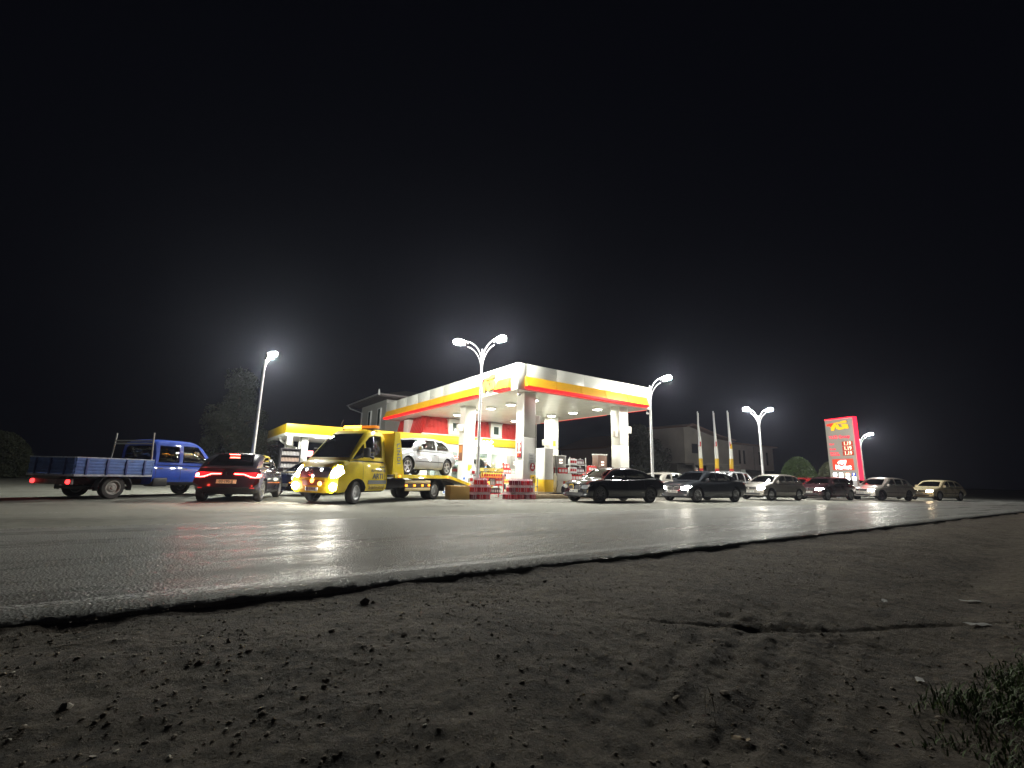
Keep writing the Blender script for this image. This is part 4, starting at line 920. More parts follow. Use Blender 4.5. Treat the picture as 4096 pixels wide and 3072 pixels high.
def handles(t, bv, xs_, z, m, sides=('left', 'right')):
    for s_ in sides:
        for x in xs_: patch(bv, [(x - .09, z - .013), (x + .09, z - .013), (x + .09, z + .013), (x - .09, z + .013)], s_, 'door_handle', m, t, .028, .03, 1)
def beam(t, x, y, z, e, col=(1, .93, .8), ang=100, tilt=4):
    light('SPOT', (x, y, z), e * .22 * LAMP, col, .06, (0, R(-90 + tilt), 0), t, R(ang), .8)

SED = dict(nose=2.17, tail=-2.40, W=1.81, H=1.43, wb=2.81, r=.33, rim=DKALLOY, spokes=10, rr=.235,
    bowf=.15, belt=[(-2.40, .96), (-2.1, 1.01), (-1.6, 1.02), (-.6, .965), (.5, .93), (.95, .93), (1.6, .865), (2.0, .80), (2.17, .74)],
    bot=[(-2.4, .34), (-1.9, .22), (-1.2, .19), (1.5, .18), (2.17, .22)],
    rb=-1.95, fb=1.22, roof=[(-1.95, 1.02), (-1.35, 1.24), (-.8, 1.385), (-.3, 1.43), (.15, 1.415), (.45, 1.35), (.85, 1.15), (1.22, .93)],
    side=[[(.72, .99), (.15, 1.335), (-.06, 1.345), (-.06, .99)], [(-.14, .99), (-.14, 1.345), (-.7, 1.30), (-1.15, 1.16), (-1.22, 1.03), (-1.0, 1.0)]],
    ws=[(.66, 1.0), (.50, 1.345)], rs=[(.60, 1.08), (.46, 1.31)], wsx=.40, rsx=-.95, seatx=.0)
def sedan(label, loc, rz, pm, plate_txt, lit, rim=None, glassm=None):
    sp = dict(SED, paint=pm, rim=rim or DKALLOY, glass=glassm or GL_CAR)
    t, bv, sp = car('sedan', label, loc, rz, sp, group='sedans queuing for fuel')
    for k in (1, -1):
        patch(bv, [(k * .04, .50), (k * .34, .50), (k * .38, .58), (k * .34, .68), (k * .06, .69), (k * .03, .6)], 'front', 'kidney_grille_rim', CHROME, t, .008, .03, 2)
        patch(bv, [(k * .065, .52), (k * .32, .52), (k * .355, .58), (k * .32, .665), (k * .08, .67), (k * .055, .6)], 'front', 'kidney_grille', BLACK, t, .013, .03, 2)
        patch(bv, [(k * .43, .56), (k * .70, .55), (k * .84, .63), (k * .84, .71), (k * .6, .69), (k * .45, .67)], 'front', 'headlight', (L_HEAD if lit > 1 else L_LENS), t, .008, .03, 2)
        patch(bv, [(k * .58, .30), (k * .72, .30), (k * .72, .36), (k * .58, .36)], 'front', 'fog_light', L_LENS, t, .012, .03, 1)
        patch(bv, [(k * .30, .74), (k * .82, .76), (k * .84, .90), (k * .45, .90)], 'rear', 'taillight', L_REDDIM, t, .012, .03, 2)
        if lit == 1: pass
    patch(bv, [(-.5, .27), (.5, .27), (.56, .40), (-.56, .40)], 'front', 'lower_grille', BLACK, t, .006, .03, 2)
    plate(t, bv, 'front', .455, plate_txt, y=0); plate(t, bv, 'rear', .70, plate_txt)
    seams(t, bv, (1.02, -.10), .30, .93); seams(t, bv, (-1.02,), .62, .96); handles(t, bv, (.08, -.92), .80, pm)
    mirrors(t, .74, .83, .99, pm)
    for s_ in ('left', 'right'): patch(bv, [(-1.7, .955), (.72, .90), (.72, .915), (-1.7, .972)], s_, 'window_trim', CHROME, t, .003, .01, 4)
    return t
BLKP = paint('black_paint', (.006, .006, .008), 0., .12); GRYP = paint('graphite_paint', (.035, .04, .048), .2, .2)
s1 = sedan('shiny black sedan at the pump island, first of the queue', (15.0, 14.0, 0), R(176.5), BLKP, '04 568 KU', 0)
s2 = sedan('dark grey sedan with a glaring headlight, behind the black one', (20.77, 13.55, 0), R(176), GRYP, '01 155 IG', 2, ALLOY)
beam(s2, 2.12, .62, .62, 60)
for c_ in (s1, s2):
    mb = MB(); mb.box(-.35, .2, .1, .16, 1.0, 1.02); mb.build('cabin_trim', SEAT, c_)

# ---- dark hatchback seen from behind
MEGP = paint('aubergine_paint', (.045, .040, .055), .3, .25)
sp = dict(nose=2.15, tail=-2.15, W=1.81, H=1.45, wb=2.67, r=.325, rim=ALLOY, spokes=5, rr=.225, paint=MEGP, tum=.34,
    belt=[(-2.15, .80), (-1.95, 1.0), (-1.4, 1.02), (-.5, .98), (.6, .93), (1.1, .93), (1.7, .84), (2.15, .66)],
    bot=[(-2.15, .42), (-1.8, .26), (-1.2, .2), (1.5, .2), (2.15, .24)], tailc=[(0, .10), (.3, .0), (.55, .02), (.75, .08), (1, .2)], sill=.10, bowr=.2,
    rb=-1.98, fb=1.28, roof=[(-1.98, 1.0), (-1.6, 1.26), (-1.25, 1.40), (-.7, 1.45), (0, 1.45), (.4, 1.38), (.85, 1.17), (1.28, .93)],
    side=[[(.75, .99), (.15, 1.35), (-.1, 1.36), (-.1, 1.0)], [(-.18, 1.0), (-.18, 1.36), (-.9, 1.33), (-1.35, 1.17), (-1.3, 1.06), (-1.1, 1.03)]],
    ws=[(.66, 1.0), (.5, 1.35)], rs=[(.62, 1.06), (.60, 1.14), (.48, 1.35), (.3, 1.37)], wsx=.4, rsx=-1.2, glass=GL_DARK)
meg, bv, _ = car('hatchback', 'dark purplish hatchback seen from behind with glowing red tail lights', (1.74, 17.99, 0), R(71.2), sp)
HOT = emis('tail_hot', (1, .06, .04), 70, (.5, .02, .02)); LINEG = emis('tail_line', (1, .04, .03), 26, (.5, .02, .02))
for k in (1, -1):
    patch(bv, [(k * .16, .80), (k * .42, .80), (k * .60, .73), (k * .70, .71), (k * .885, .715), (k * .885, .84), (k * .72, .87), (k * .42, .86), (k * .16, .86)], 'rear', 'taillight', mat('tail_lens_glow', (.42, .01, .012), .15, coat=1, emit=(1, .015, .02), es=1.0), meg, .008, .03, 3)
    cl = [(.17, .832), (.42, .828), (.52, .79), (.62, .75), (.72, .735), (.84, .74), (.84, .718), (.72, .712), (.61, .725), (.51, .765), (.42, .802), (.17, .808)]
    patch(bv, [(k * a, b) for a, b in cl], 'rear', 'tail_light_line', LINEG, meg, .016, .03, 3)
    patch(bv, [(k * .76, .75), (k * .86, .75), (k * .86, .81), (k * .78, .83)], 'rear', 'tail_lamp_bulb', HOT, meg, .018, .03, 2)
    patch(bv, [(k * .62, .40), (k * .74, .40), (k * .74, .43), (k * .62, .43)], 'rear', 'reflector', L_REDDIM, meg, .012, .03, 1)
    patch(bv, [(k * .5, .55), (k * .75, .55), (k * .86, .62), (k * .86, .74), (k * .5, .68)], 'front', 'headlight', L_LENS, meg, .01, .03, 2)
plate(meg, bv, 'rear', .60, '03·195·JJ', PLATEY, .52)
patch(bv, [(-.74, .37), (.74, .37), (.62, .28), (-.62, .28)], 'rear', 'diffuser', BLACK, meg, .01, .03, 2)
mb = MB(); mb.prism([(0, .05), (.035, 0), (0, -.05), (-.035, 0)], lambda a, b: Vector((-2.11, a, .83 + b)), lambda a, b: Vector((-2.08, a, .83 + b))); mb.build('badge', CHROME, meg, smooth=0)
mb = MB(); mb.box(-1.50, -1.44, -.14, .14, 1.395, 1.42, .008); mb.build('brake_lamp', HOT, meg)
mb = MB(); mb.box(-1.62, -1.25, -.52, .52, 1.40, 1.425, .01); mb.build('spoiler', MEGP, meg)
mb = MB(); mb.loft([[(-.6, -.01, 1.46), (-.6, .01, 1.46), (-.62, 0, 1.50)], [(-.75, -.01, 1.46), (-.75, .01, 1.46), (-.74, 0, 1.475)]]); mb.build('antenna', MEGP, meg)
seams(meg, bv, (1.0, -.14), .3, .93); seams(meg, bv, (-1.0,), .6, .97); handles(meg, bv, (.0, -.88), .82, MEGP); mirrors(meg, .78, .82, .98, MEGP)
light('POINT', (-2.5, .8, .78), 2.0 * LAMP, (1, .05, .03), .05, parent=meg); light('POINT', (-2.5, -.8, .78), 2.0 * LAMP, (1, .05, .03), .05, parent=meg)

# ---- dark car half hidden behind the hatchback and the tow truck
sp = dict(SED, paint=paint('dark_blue_paint', (.015, .017, .025)), rim=DKALLOY)
dk, bv, _ = car('hatchback', 'dark car half hidden between the purplish hatchback and the tow truck', (4.75, 20.9, 0), R(215), dict(sp, nose=2.0, tail=-2.1, rb=-1.9))
for k in (1, -1):
    for y in (.5, .70):
        mb = MB(); mb.lathe([(.01, 0), (.075, 0), (.085, -.03), (.01, -.03)], 16, 'X', (1.965 - (y - .4) * .45, k * y, .68)); mb.build('headlight', emis('round_lamp', (.95, 1, .75), 1.5), dk)
    patch(bv, [(k * .3, .50), (k * .8, .50), (k * .8, .525), (k * .3, .525)], 'front', 'running_light', L_AMB, dk, .012, .03, 1)
plate(dk, bv, 'front', .42, '01 402 DG')

# ---- grey five-door hatchback
def hatch(label, loc, rz, pm, W=1.73, L2=2.07, wb=2.51, H=1.44, rim=ALLOY, spokes=6, lit=L_HEAD, boxy=0., side3=False, plate_t='02 311 AB', name='hatchback', glassm=None, r=.31, group='cars queuing along the road', dark=False):
    n, tl = L2 - .02, -L2
    zb = .93 + .02 * boxy; nh = .80 + .02 * boxy
    sp = dict(nose=n, tail=tl, W=W, H=H, wb=wb, r=r, rim=rim, spokes=spokes, paint=pm, tum=.26, wr=.88,
        belt=[(tl, .86), (tl + .15, zb), (-.9, zb), (.4, zb - .01), (1.0, zb - .01), (1.55, nh + .03), (n, nh - .10)],
        bot=[(tl, .36), (-1.6, .24), (-1.1, .2), (1.3, .2), (n, .25)], nosec=[(0, .08), (.3, 0), (.6, .02), (.85, .06), (1, .14)], bowf=.16 - .06 * boxy,
        rb=tl + .12, fb=1.12, roof=[(tl + .12, zb + .03), (tl + .30, zb + .22), (tl + .62, H - .11), (tl + 1.0, H - .03), (-.6, H), (-.05, H - .01), (.25, H - .07), (.6, H - .23), (1.12, zb)] if not boxy else [(tl + .12, zb), (tl + .38, H - .20), (tl + .62, H - .05), (tl + 1.1, H), (-.1, H), (.25, H - .05), (.6, H - .22), (1.12, zb)],
        side=([[(.62, zb + .05), (.1, H - .10), (-.5, H - .09), (-.5, zb + .05)], [(-.6, zb + .05), (-.6, H - .10), (-1.1, H - .14), (tl + .62, zb + .16), (tl + .66, zb + .07)]] if side3 else
              [[(.62, zb + .05), (.1, H - .10), (-.16, H - .09), (-.16, zb + .05)], [(-.24, zb + .05), (-.24, H - .09), (-.88, H - .10), (-.95, zb + .05)], [(-1.02, zb + .06), (-1.0, H - .11), (-1.3, H - .13), (tl + .55, zb + .1)]]),
        ws=[(.66, zb + .06), (.53, H - .095)], rs=[(.60, zb + .08), (.52, H - .12)], wsx=.35, rsx=tl + .75, seatx=-.05, glass=glassm or GL_CAR)
    t, bv, _ = car(name, label, loc, rz, sp, group=group)
    for k in (1, -1):
        patch(bv, [(k * .42, .58), (k * .76, .59), (k * .78, .70), (k * .68, .73), (k * .44, .72)], 'front', 'headlight', lit, t, .008, .03, 2)
        patch(bv, [(k * .56, .62), (k * .76, .62), (k * .78, .95), (k * .66, .97)], 'rear', 'taillight', L_REDDIM, t, .01, .03, 2)
    patch(bv, [(-.40, .60), (.40, .60), (.41, .71), (-.41, .71)], 'front', 'grille', BLACK, t, .005, .03, 2)
    patch(bv, [(-.55, .30), (.55, .30), (.60, .40), (-.60, .40)], 'front', 'lower_grille', BLACK, t, .006, .03, 2)
    mb = MB(); mb.lathe([(.02, -.006), (.05, -.006), (.055, .0), (.05, .006), (.02, .006)], 16, 'X', (n - .02, 0, .655)); mb.build('badge', CHROME, t)
    plate(t, bv, 'front', .47, plate_t); plate(t, bv, 'rear', .58, plate_t)
    if side3: seams(t, bv, (.95, -.60), .28, zb - .03); handles(t, bv, (-.42,), .80, pm)
    else: seams(t, bv, (.92, -.20), .28, zb - .03); seams(t, bv, (-1.0,), .55, zb - .03); handles(t, bv, (-.04, -.82), .80, pm)
    mirrors(t, .62, W * .44, zb + .06, pm, .17)
    for s_ in ('left', 'right'): patch(bv, [(-.95, .50), (.9, .50), (.9, .53), (-.95, .53)], s_, 'side_moulding', BLACK, t, .008, .02, 4)
    return t, bv
SILV = paint('warm_silver_paint', (.24, .225, .20), .3, .3)
g4, bv = hatch('warm silver hatchback with one orange-tinged headlight, behind the dark grey sedan', (27.9, 13.75, 0), R(173), SILV, plate_t='01 847 CE', lit=L_HEAD)
beam(g4, 2.0, .55, .66, 35, (1, .8, .55))
g2, bv = hatch('old dark red boxy estate-like hatchback left of the white hatchback', (33.4, 13.1, 0), R(172), paint('maroon_paint', (.045, .016, .02), .3), W=1.66, L2=1.99, wb=2.47, H=1.40, boxy=1, plate_t='06 271 BE', lit=L_HEAD, rim=ALLOY, spokes=8)
beam(g2, 1.9, .55, .66, 30)
WHTP = paint('white_car_paint', (.50, .48, .43), .0, .3)
fo, bv = hatch('rounded white hatchback right of the price totem', (38.7, 11.85, 0), R(165), WHTP, W=1.82, L2=2.17, wb=2.65, H=1.48, plate_t='01 533 FH', lit=L_HEAD, glassm=GL_DARK, rim=DKALLOY, r=.32)
beam(fo, 2.1, .55, .68, 35)
es, bv = hatch('beige estate car at the tail of the queue, far right', (46.2, 10.8, 0), R(168), paint('beige_paint', (.66, .56, .36), .1), W=1.78, L2=2.30, wb=2.72, H=1.45, plate_t='03 744 CA', lit=L_HEADW, r=.32, glassm=GL_DARK, name='estate_car')
beam(es, 2.2, .55, .68, 40, (1, .75, .45)); 
wg, bv = hatch('dark grey car in shadow just ahead of the beige estate car', (43.6, 13.6, 0), R(172), paint('dim_grey_paint', (.10, .10, .10), .4), W=1.75, L2=2.2, wb=2.65, H=1.45, plate_t='02 118 DA', lit=L_LENS)
rd, bv = hatch('red car glimpsed behind the foot of the price totem', (35.3, 15.3, 0), R(172), paint('red_paint', (.35, .02, .02), .2), W=1.72, L2=2.0, wb=2.5, H=1.36, plate_t='01 690 BB', lit=L_LENS)
wh, bv = hatch('white estate car behind the noses of the two dark sedans', (23.6, 17.4, 0), R(2), WHTP, W=1.72, L2=2.1, wb=2.6, H=1.40, plate_t='01 226 HE', lit=L_LENS)
su, bv = hatch('grey people carrier behind the dark grey sedan, roof catching light', (29.0, 17.2, 0), R(176), paint('pale_grey_paint', (.3, .31, .32), .4), W=1.80, L2=2.2, wb=2.7, H=1.62, plate_t='01 958 FB', lit=L_LENS)
for i_, (x_, y_, lb, pm_) in enumerate(((32.6, 16.6, 'dark hatchback whose roof peeps over the maroon car', paint('night_paint', (.03, .03, .035), .4)),)):
    hatch(lb, (x_, y_, 0), R(174), pm_, plate_t='01 %d CC' % (312 + i_), lit=L_LENS)

# ---- open-boot hatchback between the islands
TEAL = paint('dark_teal_paint', (.05, .07, .07), .4)
ob, bv = hatch('small car with raised tailgate parked before the shop door', (17.1, 25.75, 0), R(12), TEAL, L2=1.95, wb=2.45, H=1.4, plate_t='01 377 DB', lit=L_LENS, group='cars at the shop')
mb = MB(); mb.loft([[(-1.35, y, 1.42), (-1.35, y, 1.46), (-2.2, y * .92, 1.95), (-2.2, y * .92, 1.91)] for y in (-.55, 0, .55)]); tg = mb.build('tailgate', TEAL, ob)
mb = MB(); mb.tube([(-1.5, .5, 1.2), (-1.95, .48, 1.75)], .015, 6); mb.tube([(-1.5, -.5, 1.2), (-1.95, -.48, 1.75)], .015, 6); mb.build('gas_strut', BLACK, ob)

# ---- blue double-cab flatbed truck
BLUP = paint('truck_blue_paint', (.03, .075, .42), .0, .35)
sp = dict(nose=2.50, tail=-.60, W=1.84, H=1.83, wb=3.32, r=.33, rim=mat('grimy_rim', (.30, .29, .27), .6, metal=.2, var=.3), spokes=0, rr=.20, paint=BLUP, tum=.16, wr=.93, crown=.03, sill=.12,
    belt=[(-.60, 1.06), (0, 1.06), (1.0, 1.04), (1.55, 1.03), (2.0, .96), (2.35, .85), (2.5, .74)], bot=[(-.6, .38), (1.0, .38), (2.5, .32)],
    nosec=[(0, .05), (.3, 0), (.7, .03), (1, .12)], tailc=[(0, 0), (1, 0)], bowr=.02, bowf=.16, gap=.06,
    rb=-.585, fb=1.66, roof=[(-.585, 1.76), (-.5, 1.83), (-.1, 1.86), (.5, 1.86), (.86, 1.82), (1.02, 1.75), (1.66, 1.06)], gbow=.06,
    side=[[(-.42, 1.12), (-.40, 1.66), (.22, 1.66), (.24, 1.12)], [(.36, 1.12), (.36, 1.69), (.90, 1.68), (1.36, 1.12)]],
    ws=[(.74, 1.12), (.64, 1.70)], rs=[(.60, 1.16), (.66, 1.28), (.60, 1.60), (.5, 1.66)], wsx=.92, rsx=-.45, seatx=.6, glass=GL_CAR)
bl, bv, _ = car('flatbed_truck', 'blue double-cab flatbed truck with low dropsides and headboard posts', (-.83, 20.06, 0), R(37.5), sp, cat='truck')
for k in (1, -1): patch(bv, [(k * .52, .60), (k * .84, .60), (k * .84, .74), (k * .52, .74)], 'front', 'headlight', L_LENS, bl, .01, .03, 2)
seams(bl, bv, (.30, 1.2), .42, 1.04); seams(bl, bv, (-.50,), .42, 1.04); handles(bl, bv, (-.38, .42), .93, BLACK); mirrors(bl, 1.22, .90, 1.22, BLACK, .18)
BEDB = mat('bed_blue', (.06, .125, .36), .6, var=.22, scale=7); EDGEM = mat('bed_edge', (.35, .38, .45), .6, var=.3, scale=9)
mb = MB(); mb.box(-2.78, -.72, -.97, .97, .66, .72); mb.build('bed_floor', BEDB, bl, smooth=0)
def dropside(x0, x1, y0, y1, nm):
    mb = MB(); ax = abs(x1 - x0) > abs(y1 - y0)
    for k in range(5):
        z = .725 + k * .088
        e = .012 if k % 2 == 0 else 0
        mb.box(x0 - (0 if ax else e), x1 + (0 if ax else e), y0 - (e if ax else 0), y1 + (e if ax else 0), z, z + .086, .006)
    n_ = 4 if ax else 3
    q = mb.build(nm, BEDB, bl)
    mb = MB()
    for k in range(n_):
        t_ = (k + .5) / n_
        if ax: xm = x0 + (x1 - x0) * t_; mb.box(xm - .03, xm + .03, y0 - .035, y1 + .035, .70, 1.15, .008)
        else: ym = y0 + (y1 - y0) * t_; mb.box(x0 - .035, x1 + .035, ym - .03, ym + .03, .70, 1.15, .008)
    mb.build('hinge_strap', mat('strap_blue', (.012, .03, .15), .6), q)
    mb = MB(); mb.box(x0 - .02, x1 + .02, y0 - .02, y1 + .02, 1.165, 1.19, .006); mb.box(x0 - .02, x1 + .02, y0 - .02, y1 + .02, .655, .715, .006); mb.build('edge_rail', EDGEM, q)
dropside(-2.78, -.72, -1.0, -.975, 'dropside'); dropside(-2.78, -.72, .975, 1.0, 'dropside'); dropside(-2.805, -2.785, -.96, .96, 'tailboard')
mb = MB(); mb.box(-.70, -.66, -.98, .98, .7, 1.2, .006); mb.build('headboard', BEDB, bl)
RK = mat('rack_metal', (.33, .32, .30), .5, metal=.5)
mb = MB()
for k in (1, -1): mb.tube([(-.74, k * .95, 1.1), (-.74, k * .88, 1.7), (-.74, k * .86, 2.05)], .022, 8)
mb.tube([(-.74, -.88, 1.70), (-.74, .88, 1.70)], .022, 8); mb.tube([(-.74, -.88, 1.80), (-.74, .88, 1.80)], .018, 8); mb.build('ladder_rack', RK, bl)
mb = MB(); mb.box(-2.7, .2, -.42, -.32, .42, .58); mb.box(-2.7, .2, .32, .42, .42, .58); mb.box(-2.2, -1.2, -.8, .8, .28, .36); mb.box(-.55, -.1, -.9, -.5, .35, .62, .02); mb.build('chassis', BLACK, bl)
mb = MB(); mb.box(-2.74, -2.68, -.86, .86, .42, .58, .01); mb.build('rear_bumper', mat('bumper_grey', (.16, .15, .15), .6), bl)
mb = MB(); mb.box(-2.76, -2.741, -.26, .26, .45, .56, .005); mb.build('number_plate', mat('plate_grimy', (.30, .29, .29), .6), bl)
TL2 = emis('truck_tail', (1, .03, .03), 2.5, (.4, .01, .01))
for k in (1, -1):
    mb = MB(); mb.lathe([(.01, -.03), (.055, -.02), (.065, .0), (.065, .03), (.01, .03)], 16, 'X', (-2.77, k * .76, .50)); mb.build('taillight', TL2, bl)
    mb = MB(); P = [(-1.66 + .46 * cos(a), .33 + .40 * sin(a)) for a in [R(-12 + i * 204 / 14) for i in range(15)]]
    mb.loft([[(a, k * .72, b), (a, k * .95, b), (a * 1 + 0, k * .95, b + .02), (a, k * .72, b + .02)] for a, b in P]); mb.build('mudguard', mat('mudguard_grey', (.07, .07, .08), .7), bl)

# ---- tow truck
TYEL = paint('tow_yellow_paint', (.82, .62, .015), .0, .32)
sp = dict(nose=3.12, tail=.72, W=1.96, H=2.36, wb=4.3, r=.345, rim=STEEL, spokes=0, rr=.215, paint=TYEL, tum=.20, wr=.93, crown=.06, sill=.06, tw=.22,
    belt=[(.72, 1.34), (1.5, 1.34), (2.3, 1.34), (2.6, 1.27), (2.9, 1.14), (3.12, .98)], bot=[(.72, .34), (1.6, .34), (3.12, .30)],
    nosec=[(0, .10), (.2, .0), (.45, .0), (.7, .04), (1, .14)], tailc=[(0, 0), (1, 0)], bowr=.0, bowf=.22, gap=.07,
    rb=.735, fb=2.58, roof=[(.735, 2.30), (.85, 2.35), (1.2, 2.37), (1.5, 2.33), (1.66, 2.25), (1.9, 2.05), (2.58, 1.32)], gbow=.14,
    side=[[(.98, 1.44), (.98, 2.16), (1.40, 2.16), (1.62, 2.08), (1.80, 1.92), (1.80, 1.44)], [(1.86, 1.44), (1.86, 1.86), (2.02, 1.72), (2.34, 1.36), (2.2, 1.34)]],
    ws=[(.80, 1.40), (.66, 2.20)], wsx=1.50, one_row=True, seatx=1.15, glass=GL_CAR, steer=R(16))
tw, bv, _ = car('tow_truck', 'yellow tow truck with lit headlights and orange beacon bar carrying a white hatchback', (5.81, 16.54, 0), R(210.6), sp, cat='tow truck')
def on_nose(y, z):
    return bv.ray_cast(Vector((6, y, z)), Vector((-1, 0, 0)))[0].x
patch(bv, [(-.56, .78), (.56, .78), (.62, 1.02), (.5, 1.09), (-.5, 1.09), (-.62, 1.02)], 'front', 'grille', mat('grille_dark', (.06, .055, .065), .35), tw, .008, .03, 3)
mb = MB()
for a in range(3):
    q = R(90 + a * 120); mb.tube([(3.09, .0, .93), (3.09, .085 * cos(q), .93 + .085 * sin(q))], [.018, .006], 6)
mb.lathe([(.085, -.01), (.10, -.01), (.10, .01), (.085, .01), (.085, -.01)], 22, 'X', (3.085, 0, .93), caps=False); mb.build('emblem', CHROME, tw)
for k in (1, -1):
    patch(bv, [(k * .66, .78), (k * .90, .80), (k * .93, .95), (k * .86, 1.12), (k * .74, 1.14), (k * .66, 1.0)], 'front', 'headlight', emis('headlamp_bright', (1, .97, .9), 100), tw, .012, .04, 3)
    mb = MB(); mb.lathe([(.01, .012), (.095, .006), (.11, -.03), (.01, -.03)], 18, 'X', (on_nose(k * .77, .52) + .05, k * .77, .52)); mb.build('fog_light', emis('fog_lit', (1, .96, .84), 110 if k > 0 else 20), tw)
    mb = MB(); mb.lathe([(.01, .01), (.045, .004), (.05, -.03), (.01, -.03)], 14, 'X', (on_nose(k * .30, 1.0) + .01, k * .30, 1.0)); mb.build('marker_lamp', emis('marker_lit', (.9, .97, 1), 4), tw)
mb = MB(); mb.lathe([(.01, .01), (.045, .004), (.05, -.03), (.01, -.03)], 14, 'X', (on_nose(0, .82) + .01, 0, .82)); mb.build('marker_lamp', emis('marker_lit', (.9, .97, 1), 4), tw)
patch(bv, [(-.40, .56), (-.46, .70), (.46, .70), (.42, .58), (.30, .54), (-.30, .54)], 'front', 'bumper_intake', mat('intake_orange', (.30, .10, .02), .4), tw, .008, .03, 2)
for y, z in ((.0, .68), (.30, .60)):
    mb = MB(); mb.lathe([(.01, .008), (.06, .002), (.07, -.03), (.01, -.03)], 14, 'X', (on_nose(y, z) + .03, y, z)); mb.build('flashing_lamp', emis('orange_flash', (1, .36, .04), 4), tw)
pass
plate(tw, bv, 'front', .435, '03 570 IS', y=0)
beam(tw, 3.15, .78, .85, 170, (1, .96, .9), 110, 5); beam(tw, 3.15, -.78, .85, 110, (1, .96, .9), 110, 5); beam(tw, 3.15, .76, .52, 120, (1, .88, .6), 120, 3)
patch(bv, [(2.42, -.62), (2.50, -.62), (2.50, .62), (2.42, .62)], 'top', 'wiper_cowl', BLACK, tw, .006, .02, 3)
seams(tw, bv, (.86, 1.93), .40, 1.34); handles(tw, bv, (1.0,), 1.15, BLACK)
for s_ in ('left', 'right'):
    patch(bv, [(.76, .60), (1.68, .60), (1.68, .72), (.76, .72)], s_, 'side_stripe', mat('stripe_grey', (.16, .17, .18), .4), tw, .012, .02, 3)
    patch(bv, [(.82, .42), (1.62, .42), (1.62, .55), (.82, .55)], s_, 'side_step_panel', mat('step_panel', (.42, .30, .03), .5, var=.5, scale=25), tw, .006, .02, 3)
for k in (1, -1):
    mb = MB(); mb.box(1.88, 2.02, k * 1.08 - .10, k * 1.08 + .10, 1.42, 1.72, .04); mb.tube([(1.95, k * .9, 1.42), (1.95, k * 1.08, 1.5)], .02, 6); mb.build('wing_mirror', BLACK, tw)
def on_side(x, z, y=.985): return frame((x, y, z), (-1, 0, 0))
text('door_text', 'AUTOBARTIS', .115, mat('door_ink', (.03, .05, .05), .5), tw, on_side(1.24, 1.02), .002, .002); text('door_text', 'ARTI', .235, mat('door_ink'), tw, on_side(1.24, .84), .002, .006)
AMB_M = emis('beacon_lit', (1, .34, .03), 7, (.8, .3, .02)); light('POINT', (1.15, -.3, 2.66), 5 * LAMP, (1, .42, .06), .1, parent=tw)
mb = MB(); mb.box(1.0, 1.26, -.72, .72, 2.385, 2.42, .01); mb.build('beacon_base', BLACK, tw)
mb = MB(); mb.box(1.02, 1.24, -.70, .05, 2.422, 2.53, .03); mb.build('beacon', AMB_M, tw, label=None) if False else mb.build('beacon', AMB_M, tw)
mb = MB(); mb.box(1.02, 1.24, .07, .70, 2.422, 2.52, .03); mb.build('beacon', L_AMBOFF, tw)
mb = MB(); mb.tube([(1.55, -.62, 2.28), (1.35, -.62, 2.72)], .006, 6); mb.build('antenna', BLACK, tw)
